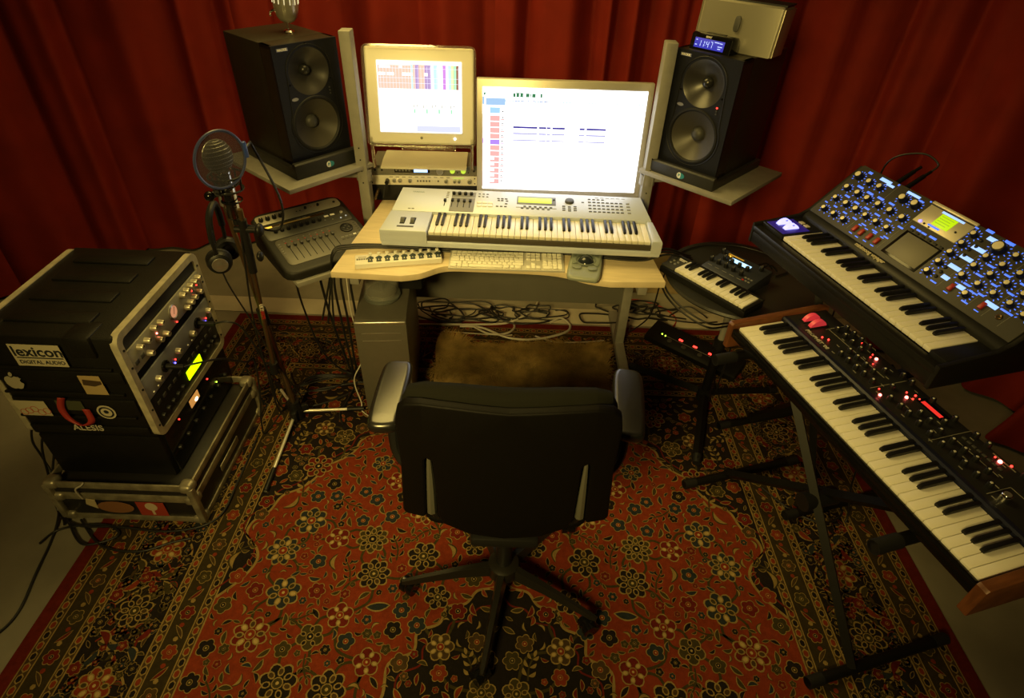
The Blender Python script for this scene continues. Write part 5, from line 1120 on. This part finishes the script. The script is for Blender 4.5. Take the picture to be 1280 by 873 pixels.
    for u, v, l in ((.405, .187, .030), (.402, .1473, .038), (.4024, .111, .036), (.4035, .0743, .036), (.412, .039, .022), (.464, .0385, .022), (.5549, .0417, .036)): onp('lit_label', u-l/2, u+l/2, v-.006, v+.006, .0008, BW)
    for u, v in ((.386, .17), (.386, .134), (.386, .098), (.387, .062), (.392, .028), (.392, .15), (.392, .115), (.39, .045)): knob_part(t, Q(u, v), .005, .004, K['black'], 'selector')
    for x in (.055, .19, .417, .515, .563, .61): onp('panel_line', x-.0006, x+.0006, .005, .20, .0004, K['grey'])
    ds = mat('display_cream', (.55, .51, .40), .38, .35)
    onp('display_bar', .187, .345, .1965, .2065, .006, ds, bev=.002); d = onp('display_plate', .190, .343, .128, .193, .004, ds, bev=.001)
    l = onp('lcd_screen', .243, .297, .1445, .184, .0012, glow('lcd_green', (.5, .75, .0), 1.1), d, w0=.0042)
    for k in range(4): mb = MB(); mb.T = P; mb.bx(.248, .29-.006*(k % 2), .176-k*.008, .1775-k*.008, .0052, .0058); mb.build('lcd_text_line', glow('lcd_green_text', (.3, .5, .02), .8), l)
    onp('blue_legend', .236, .312, .1855, .1915, .0008, BW, w0=.0042); onp('blue_legend', .238, .278, .1355, .141, .0008, BL_, w0=.0042)
    for u, v, r in ((.212, .135, .004), (.228, .1345, .003), (.248, .1315, .0025), (.318, .155, .0032)): mb = MB(); mb.lathe([(r, .004), (r, .006), (0, .007)], 12, 0, Q(u, v)); mb.build('small_button', K['led_blue'] if r == .004 else K['black'], d)
    for k in range(6): onp('button', .212+k*.022, .224+k*.022, .098, .104, .003, K['black'])
    onp('touch_frame', .207, .338, .004, .096, .0012, K['blackgloss']); onp('touch_pad', .217, .331, .012, .091, .002, mat('touch_grey', (.16, .15, .115), .5, .1))
    mb = MB(); mb.lathe([(.003, 0), (.003, .003), (.006, .004), (.008, .003), (.0085, 0)], 20, 0, Q(.5933, .0271)); mb.build('jack_ring', K['brass'], t)
    MB().text('minimoog voyager', PL((.19, .1645, zk+.0235), (1, 0, 0), (0, .78, .62)), .0165, .0003, bold=.0005).build('lettering', mat('letter_gold', (.5, .44, .28), .4), t)
    wl = glow('violet_wheel', (.36, .34, 1), 2.4); wb = glow('violet_glow', (.05, .02, .75), .15, (.03, .02, .12))
    MB().bx(-.104, -.012, .004, .108, zk+.001, zk+.0032, .001).build('wheel_halo_plate', wb, t)  # plate added to imitate the halo of light round the lit wheels
    for u in (-.079, -.042):
        w_ = MB().cyl((u-.008, .055, zk-.010), (u+.008, .055, zk-.010), .030, n=36).build('wheel', wl, t)
        MB().bx(u-.0105, u+.0105, .051, .059, zk+.0165, zk+.019, .001).build('wheel_notch', wb, w_)
    for u in (-.07, -.045): MB().bx(u-.009, u+.009, .112, .128, zk+.001, zk+.005, .001).build('button', cream, t)
    for u in (.02, .06): MB().cyl((u, .335, zk+.155), (u, .40, zk+.20), .0085, .007, 14).cyl((u, .40, zk+.20), (u, .42, zk+.213), .005, n=12).build('jack_plug', K['blackgloss'], t)
    MB().tube([(.06, .42, zk+.213), (.055, .44, zk+.235), (-.0, .42, zk+.25), (-.07, .38, zk+.20), (-.09, .40, zk+.05), (-.08, .42, -.2), (-.05, .44, -.6), (-.04, .45, -.9215)], .003).build('patch_cord', K['cable'], t)
moog()

# ------------------------------------------------------------------ office chair seen from behind
def chair():
    t = thing('office_chair', 'black swivel office chair with padded arms, its back to the viewer, on the rug', 'chair', (0, 1.08, .0085)); fab = mat('charcoal_fabric', (.010, .010, .007), .85, bump=.5, bs=700, sheen=.03, spec=.1); sh_m = mat('chair_shell', (.0035, .003, .0025), .55, bump=.2, bs=400, spec=.12)
    bs = mat('chair_base_black', (.012, .011, .009), .3)
    MB().lathe([(0, .075), (.05, .075), (.055, .085), (.05, .125), (.03, .135), (0, .135)], 24).build('hub', bs, t)
    MB().cyl((0, 0, .13), (0, 0, .26), .026, n=20).cyl((0, 0, .25), (0, 0, .40), .016, n=18).build('gas_column', K['black'], t)
    for k in range(5):
        a = R(189+72*k); d = V((cos(a), sin(a), 0)); p = V((-d.y, d.x, 0)); mb = MB()
        vs = []
        for f, wd, zb, zt_ in ((.03, .020, .08, .125), (.15, .015, .082, .113), (.27, .0115, .070, .092), (.315, .011, .066, .082), (.335, .008, .067, .078)): vs += [d*f-p*wd+V((0, 0, zb)), d*f+p*wd+V((0, 0, zb)), d*f+p*wd*.55+V((0, 0, zt_)), d*f-p*wd*.55+V((0, 0, zt_))]
        fs = [[4*i+q, 4*i+(q+1) % 4, 4*i+4+(q+1) % 4, 4*i+4+q] for i in range(4) for q in range(4)]+[[0, 3, 2, 1], [16, 17, 18, 19]]
        mb.add(vs, fs); l = mb.build('base_leg', bs, t, 25)
        c = d*.322; fwd = V((cos(a+.9), sin(a+.9), 0)); s = V((-fwd.y, fwd.x, 0)); mb = MB()
        mb.cyl(c+V((0, 0, .045)), c+V((0, 0, .07)), .007, n=12)
        for q in (-1, 1): mb.cyl(c-fwd*.012+s*q*.006+V((0, 0, .0272)), c-fwd*.012+s*q*.024+V((0, 0, .0272)), .027, n=24)
        mb.cyl(c-fwd*.012-s*.007+V((0, 0, .030)), c-fwd*.012+s*.007+V((0, 0, .030)), .024, n=18); mb.build('caster', K['blackgloss'], t)
    MB().bx(-.10, .10, -.12, .14, .385, .425, .015).build('tilt_mechanism', K['black'], t)
    MB().tube([(-.1, .05, .40), (-.24, .06, .405), (-.27, .06, .40)], .006).build('tilt_lever', K['black'], t)
    # seat
    pl = [(p.x, p.y) for p in catmull([(x, y, 0) for x, y in ((-.24, -.03), (-.25, .2), (-.235, .36), (-.12, .405), (.12, .405), (.235, .36), (.25, .2), (.24, -.03), (.14, -.075), (-.14, -.075))], 5, True)]
    MB().prism(pl, .02, .006, 0, Matrix.Translation((0, 0, .424))).build('seat_pan', sh_m, t); MB().prism(pl, .062, .024, 0, Matrix.Translation((0, 0, .4425)), 4).build('seat', fab, t)
    # back: outline in x,z; curved in plan, leaning a little
    def curve(x, y, z): return (x, y-.13-.035*(z-.7)+.10*(x/.27)**2*.3, z-.0085)
    half = [(.0, .970), (.12, .976), (.20, .976), (.238, .968), (.258, .945), (.266, .90), (.266, .75), (.274, .62), (.279, .545), (.272, .532), (.222, .530), (.214, .54), (.208, .70), (.205, .775), (.198, .785), (.184, .775), (.183, .66), (.182, .56), (.17, .515), (.10, .480), (0, .468)]
    def panel(name, hf, y0, y1, bev, m, nx=1):
        pts = hf+[(-x, z) for x, z in hf[::-1][1:-1]]; bm = bmesh.new(); vs = [bm.verts.new((x, y0, z)) for x, z in pts]; f = bm.faces.new(vs)
        r = bmesh.ops.extrude_face_region(bm, geom=[f])
        for v in r['geom']:
            if isinstance(v, bmesh.types.BMVert): v.co.y = y1
        bm.normal_update(); es = [e for e in bm.edges if abs(e.verts[0].co.y-e.verts[1].co.y) < 1e-6]
        bmesh.ops.bevel(bm, geom=es, offset=bev, segments=3, affect='EDGES', profile=.5)
        bmesh.ops.triangulate(bm, faces=[f for f in bm.faces if len(f.verts) > 4])
        for cx in [i*.04-.24 for i in range(13)]: bmesh.ops.bisect_plane(bm, geom=bm.verts[:]+bm.edges[:]+bm.faces[:], plane_co=(cx, 0, 0), plane_no=(1, 0, 0))
        for v in bm.verts: v.co = V(curve(v.co.x, v.co.y, v.co.z))
        return MB().bm(bm).build(name, m, t, 40)
    panel('back_shell', half, -.014, .012, .006, sh_m)
    cush = [(.0, .988), (.12, .989), (.20, .982), (.24, .965), (.256, .93), (.26, .86), (.255, .74), (.235, .60), (.19, .53), (.10, .495), (0, .488)]
    panel('back_cushion', cush, .0125, .075, .026, fab)
    for s in (-1, 1):
        mb = MB(); mb.tube([curve(s*.200, .002, .545), curve(s*.197, .003, .66), curve(s*.195, .003, .775)], lambda f: .0135-.009*f*f, 8); mb.build('slot_strip', mat('lit_slot_grey', (.13, .127, .105), .4, .3) if s < 0 else bpy.data.materials['lit_slot_grey'], t)  # grey bar added to imitate light on the inner sides of the slots
        MB().tube([curve(s*.20, .03, .55), (s*.19, -.06, .46), (s*.12, .0, .41)], .016, 8).build('back_bracket', K['black'], t)
        cx, cy = s*.362, .225; mb = MB(); pts = [(x*s, y) for x, y in ((-.038, -.145), (.030, -.15), (.046, -.10), (.046, .07), (.034, .13), (-.010, .142), (-.046, .125), (-.050, .0), (-.046, -.10))]
        mb.prism([(p.x, p.y) for p in catmull([(x, y, 0) for x, y in pts], 4, True)], .040, .016, 0, Matrix.Translation((cx, cy, .632)) @ rotz(R(0 if s < 0 else -7)), 4); mb.build('arm_pad', mat('arm_pad_black', (.012, .012, .011), .27, bump=.06, bs=500, spec=.9) if s < 0 else bpy.data.materials['arm_pad_black'], t)
        MB().tube([(s*.13, .1, .432), (s*.29, .13, .430), (s*.345, .16, .47), (s*.355, .19, .56), (s*.358, .21, .634)], lambda f: .02, 8).build('arm_support', K['black'], t)
chair()

# ------------------------------------------------------------------ loose board and cables
tag(MB().bx(.52, 1.06, 2.935, 2.955, .0005, .26, .002).build('wooden_board', mat('tan_board', (.46, .34, .17), .6, var=.25, vs=4, stretch=(2, 10, 10)), None), 'tan wooden board standing on the floor behind the right end of the desk', 'board')
rc = random.Random(9)
def floor_tangle(label, group, n, cx, cy, sx, sy, m, r, z=.013, name='cable'):
    for k in range(n):
        a0 = rc.uniform(0, 6.3); x0 = cx+rc.gauss(0, sx*.4); y0 = cy+rc.gauss(0, sy*.35); pts = []; ra = rc.uniform(.05, .12)*(sx/.25)**.5
        for q in range(rc.randint(8, 14)):
            a = a0+q*.75+rc.uniform(-.2, .2); pts.append((x0+ra*1.5*cos(a)+rc.uniform(-.03, .03), y0+ra*.7*sin(a), z+rc.uniform(0, .035)+(.01*k/n))); x0 += rc.uniform(-.02, .03)
        cable(name, label, pts, r*rc.uniform(.8, 1.2), m, 'cable', group, 5)
floor_tangle('black cable in the tangle on the floor under the back of the desk', 'cable tangle behind the desk', 8, -.22, 2.62, .34, .07, K['cable'], .0042)
floor_tangle('black cable in the tangle on the floor right of the desk leg', 'cable tangle right of the desk', 8, .70, 2.68, .22, .10, K['cable'], .0045)
floor_tangle('black cable in the tangle on the floor under the middle of the desk', 'cable tangle in the middle', 3, .1, 2.64, .25, .06, K['cable'], .0038)
G = 'grey cables on the floor under the desk'; z = .016
cable('cable', 'thick grey cable curving along the floor from the cable nest to the sheepskin', [(-.5, 2.52, z), (-.38, 2.53, z), (-.2, 2.54, z), (-.02, 2.57, z), (.10, 2.66, z+.02), (.14, 2.78, z)], .0065, K['greycable'], group=G)
cable('cable', 'grey cable looping in a wide bow just behind the sheepskin', [(-.28, 2.52, z), (-.16, 2.50, z+.01), (-.02, 2.42, z+.012), (.12, 2.415, z+.012), (.27, 2.48, z+.01), (.31, 2.56, z), (.26, 2.60, z+.02), (.2, 2.58, z)], .0062, K['greycable'], group=G)
cable('cable', 'grey cable making a small hoop on the rug edge left of the wide bow', [(-.2, 2.5, z+.012), (-.12, 2.45, z+.01), (-.03, 2.46, z+.01), (.01, 2.53, z), (-.01, 2.60, z)], .0055, K['greycable'], group=G)
cable('cable', 'thin grey cable lying straight across the rug behind the sheepskin', [(-.36, 2.47, z), (-.2, 2.46, z), (-.05, 2.455, z), (.0, 2.46, z)], .003, K['greycable'], group=G)
cable('cable', 'grey cable ending near the right desk leg', [(.12, 2.45, z+.006), (.22, 2.415, z), (.36, 2.42, z), (.48, 2.44, z)], .004, K['greycable'], group=G)
cable('cable', 'red cable looping on the pale floor right of the desk', [(.58, 2.80, .012), (.70, 2.83, .02), (.83, 2.78, .014), (.90, 2.68, .012), (.86, 2.58, .012), (.76, 2.55, .02)], .004, K['redcable'])
for k, (x, y, lab) in enumerate(((-.70, 1.93, 'black cable hanging under the front left corner of the desk, leftmost'), (-.675, 1.935, 'black cable hanging under the front left desk corner, middle of the bunch'), (-.64, 1.94, 'black cable hanging under the front left corner of the desk, nearest the computer tower'))):
    cable('cable', lab, [(x+.03, y+.06, .70), (x, y+.01, .66), (x-.005, y+.02, .45), (x-.01-.01*k, y+.06, .2), (x-.03, y+.10, .06), (x-.08-.03*k, y+.16, .016), (x-.22-.05*k, y+.13, .014), (x-.34, y+.02-.03*k, .014)], .005, None, group='cables hanging from the desk')
cable('cable', 'thin white cable hanging from the desk beside the computer tower', [(-.655, 1.96, .70), (-.66, 1.95, .52), (-.655, 1.96, .40), (-.645, 1.95, .25), (-.69, 1.93, .14), (-.665, 1.90, .03), (-.66, 1.87, .014), (-.60, 1.82, .013)], .0026, K['whitecable'])
for k, (lab, pts) in enumerate((('black cable drooping from the front of the lower swing shelf to the rug', [(-.89, 2.02, .62), (-.885, 2.03, .45), (-.86, 2.06, .2), (-.80, 2.1, .05), (-.72, 2.12, .014), (-.6, 2.25, .014)]), ('thick black cable hanging straight from the lower swing shelf', [(-.80, 2.05, .62), (-.79, 2.06, .4), (-.765, 2.08, .15), (-.75, 2.1, .02), (-.70, 2.06, .014)]),
    ('black cable crossing the rug from the microphone stand to the desk, upper one', [(-1.0, 2.0, .014), (-.88, 2.06, .014), (-.76, 2.12, .016), (-.66, 2.24, .016), (-.55, 2.38, .016)]), ('black cable crossing the rug from the microphone stand to the desk, lower one', [(-1.02, 1.93, .014), (-.9, 1.99, .014), (-.78, 2.03, .016), (-.68, 2.05, .016), (-.62, 1.98, .016)]),
    ('black cable lying in a shallow bow on the rug left of the desk', [(-1.05, 2.1, .014), (-1.0, 2.02, .014), (-.9, 1.98, .016), (-.8, 2.02, .018), (-.74, 2.12, .018), (-.72, 2.3, .016)]), ('black cable on the rug beside the computer tower, running toward the viewer', [(-.72, 2.05, .018), (-.735, 1.93, .016), (-.75, 1.84, .014), (-.72, 1.78, .013)]))):
    cable('cable', lab, pts, .0055 if k == 1 else .0042, None, group='cables on the rug left of the desk')
rk = lambda u, v, dx: (-1.174+dx, 1.345+u, .377+v)
cable('cable', 'black cable plugged into the rear jack of the top rack case, drooping to the rug', [rk(.396, .192, .065), rk(.40, .20, .12), (-1.02, 1.77, .52), (-.99, 1.80, .30), (-1.0, 1.82, .1), (-.98, 1.86, .016), (-.85, 1.9, .014), (-.74, 1.97, .016)], .0036)
cable('cable', 'black cable plugged into the near jack of the top rack case, crossing its lit display', [rk(.150, .192, .065), rk(.17, .195, .11), (-1.03, 1.60, .52), (-1.0, 1.68, .44), (-1.0, 1.74, .40), (-1.01, 1.73, .25), (-1.03, 1.70, .08), (-1.03, 1.72, .014), (-1.0, 1.90, .014)], .0036)
cable('cable', 'black cable running from the microphone down its stand to the rug', [(-.885, 1.70, 1.02), (-.90, 1.70, .9), (-.955, 1.74, .6), (-.98, 1.77, .3), (-.99, 1.79, .08), (-1.0, 1.86, .014), (-.94, 1.95, .014)], .0034)
for k, (lab, pts) in enumerate((('black cable dropping behind the rack stack, outermost of the bunch', [(-1.60, 1.50, .36), (-1.70, 1.46, .32), (-1.78, 1.47, .20), (-1.80, 1.48, .08), (-1.74, 1.42, .012), (-1.66, 1.32, .008), (-1.6, 1.24, .008)]), ('black cable dropping behind the rack stack and looping at the rug corner', [(-1.60, 1.44, .34), (-1.66, 1.40, .28), (-1.69, 1.37, .12), (-1.67, 1.33, .02), (-1.58, 1.24, .014), (-1.48, 1.16, .014), (-1.38, 1.20, .014), (-1.45, 1.24, .016), (-1.60, 1.22, .01), (-1.64, 1.16, .008)]),
    ('black cable running from behind the rack stack along its front to the rug', [(-1.61, 1.42, .3), (-1.655, 1.36, .15), (-1.65, 1.29, .02), (-1.55, 1.235, .014), (-1.4, 1.235, .014), (-1.2, 1.225, .014), (-1.06, 1.28, .02), (-1.05, 1.45, .016), (-1.06, 1.7, .014)]), ('long black cable trailing over the bare floor to the near left corner', [(-1.63, 1.40, .2), (-1.66, 1.34, .05), (-1.62, 1.22, .008), (-1.58, 1.05, .006), (-1.55, .9, .006), (-1.60, .78, .006), (-1.66, .6, .006)]), ('thin black cable on the rug corner in front of the road case', [(-1.55, 1.26, .012), (-1.42, 1.16, .014), (-1.28, 1.14, .014), (-1.18, 1.18, .014), (-1.12, 1.2, .014)]), ('black cable dropping behind the rack stack, innermost of the bunch', [(-1.60, 1.52, .3), (-1.66, 1.5, .2), (-1.70, 1.43, .1), (-1.68, 1.38, .02), (-1.62, 1.3, .012)]))):
    cable('cable', lab, pts, .0042, None, group='cables around the rack stack')
for k, (lab, dz) in enumerate((('black cable hanging round the near edge of the round table, upper one', 0), ('black cable hanging round the near edge of the round table, lower one', -.03))):
    cable('cable', lab, [(.885+(.30+.004*k)*cos(R(a)), 1.995+(.30+.004*k)*sin(R(a)), .672+dz*.5-.0004*(a-175)) for a in (175, 195, 215, 235)]+[(.80, 1.80, .615+dz*.5), (.88, 1.90, .54), (.918, 1.955, .40), (.922, 1.965, .18), (.96, 2.05, .03), (1.0, 2.2, .016)], .0038, None, group='cables round the table edge')
cable('cable', 'black cable lying in a curve on top of the round table along its far edge', [(.625, 2.05, TZ+.005), (.68, 2.16, TZ+.005), (.80, 2.235, TZ+.005), (.95, 2.235, TZ+.005), (1.06, 2.16, TZ+.005), (1.10, 2.06, TZ+.006), (1.02, 2.0, TZ+.006)], .0038)
cable('cable', 'black cable hanging from the round table down to the tangle right of the desk', [(.605, 2.04, .695), (.60, 2.07, .60), (.62, 2.2, .35), (.60, 2.42, .1), (.64, 2.58, .02)], .0034)
cable('cable', 'black cable hanging between the two large keyboards', [(1.13, 1.36, .80), (1.17, 1.38, .74), (1.22, 1.42, .55), (1.27, 1.42, .2), (1.3, 1.38, .012), (1.2, 1.3, .014)], .0036)
cable('cable', 'black cable looping on the rug under the long keyboard', [(1.02, 1.52, .014), (1.1, 1.42, .014), (1.2, 1.36, .02), (1.3, 1.42, .014), (1.25, 1.52, .014), (1.12, 1.56, .014)], .0036)
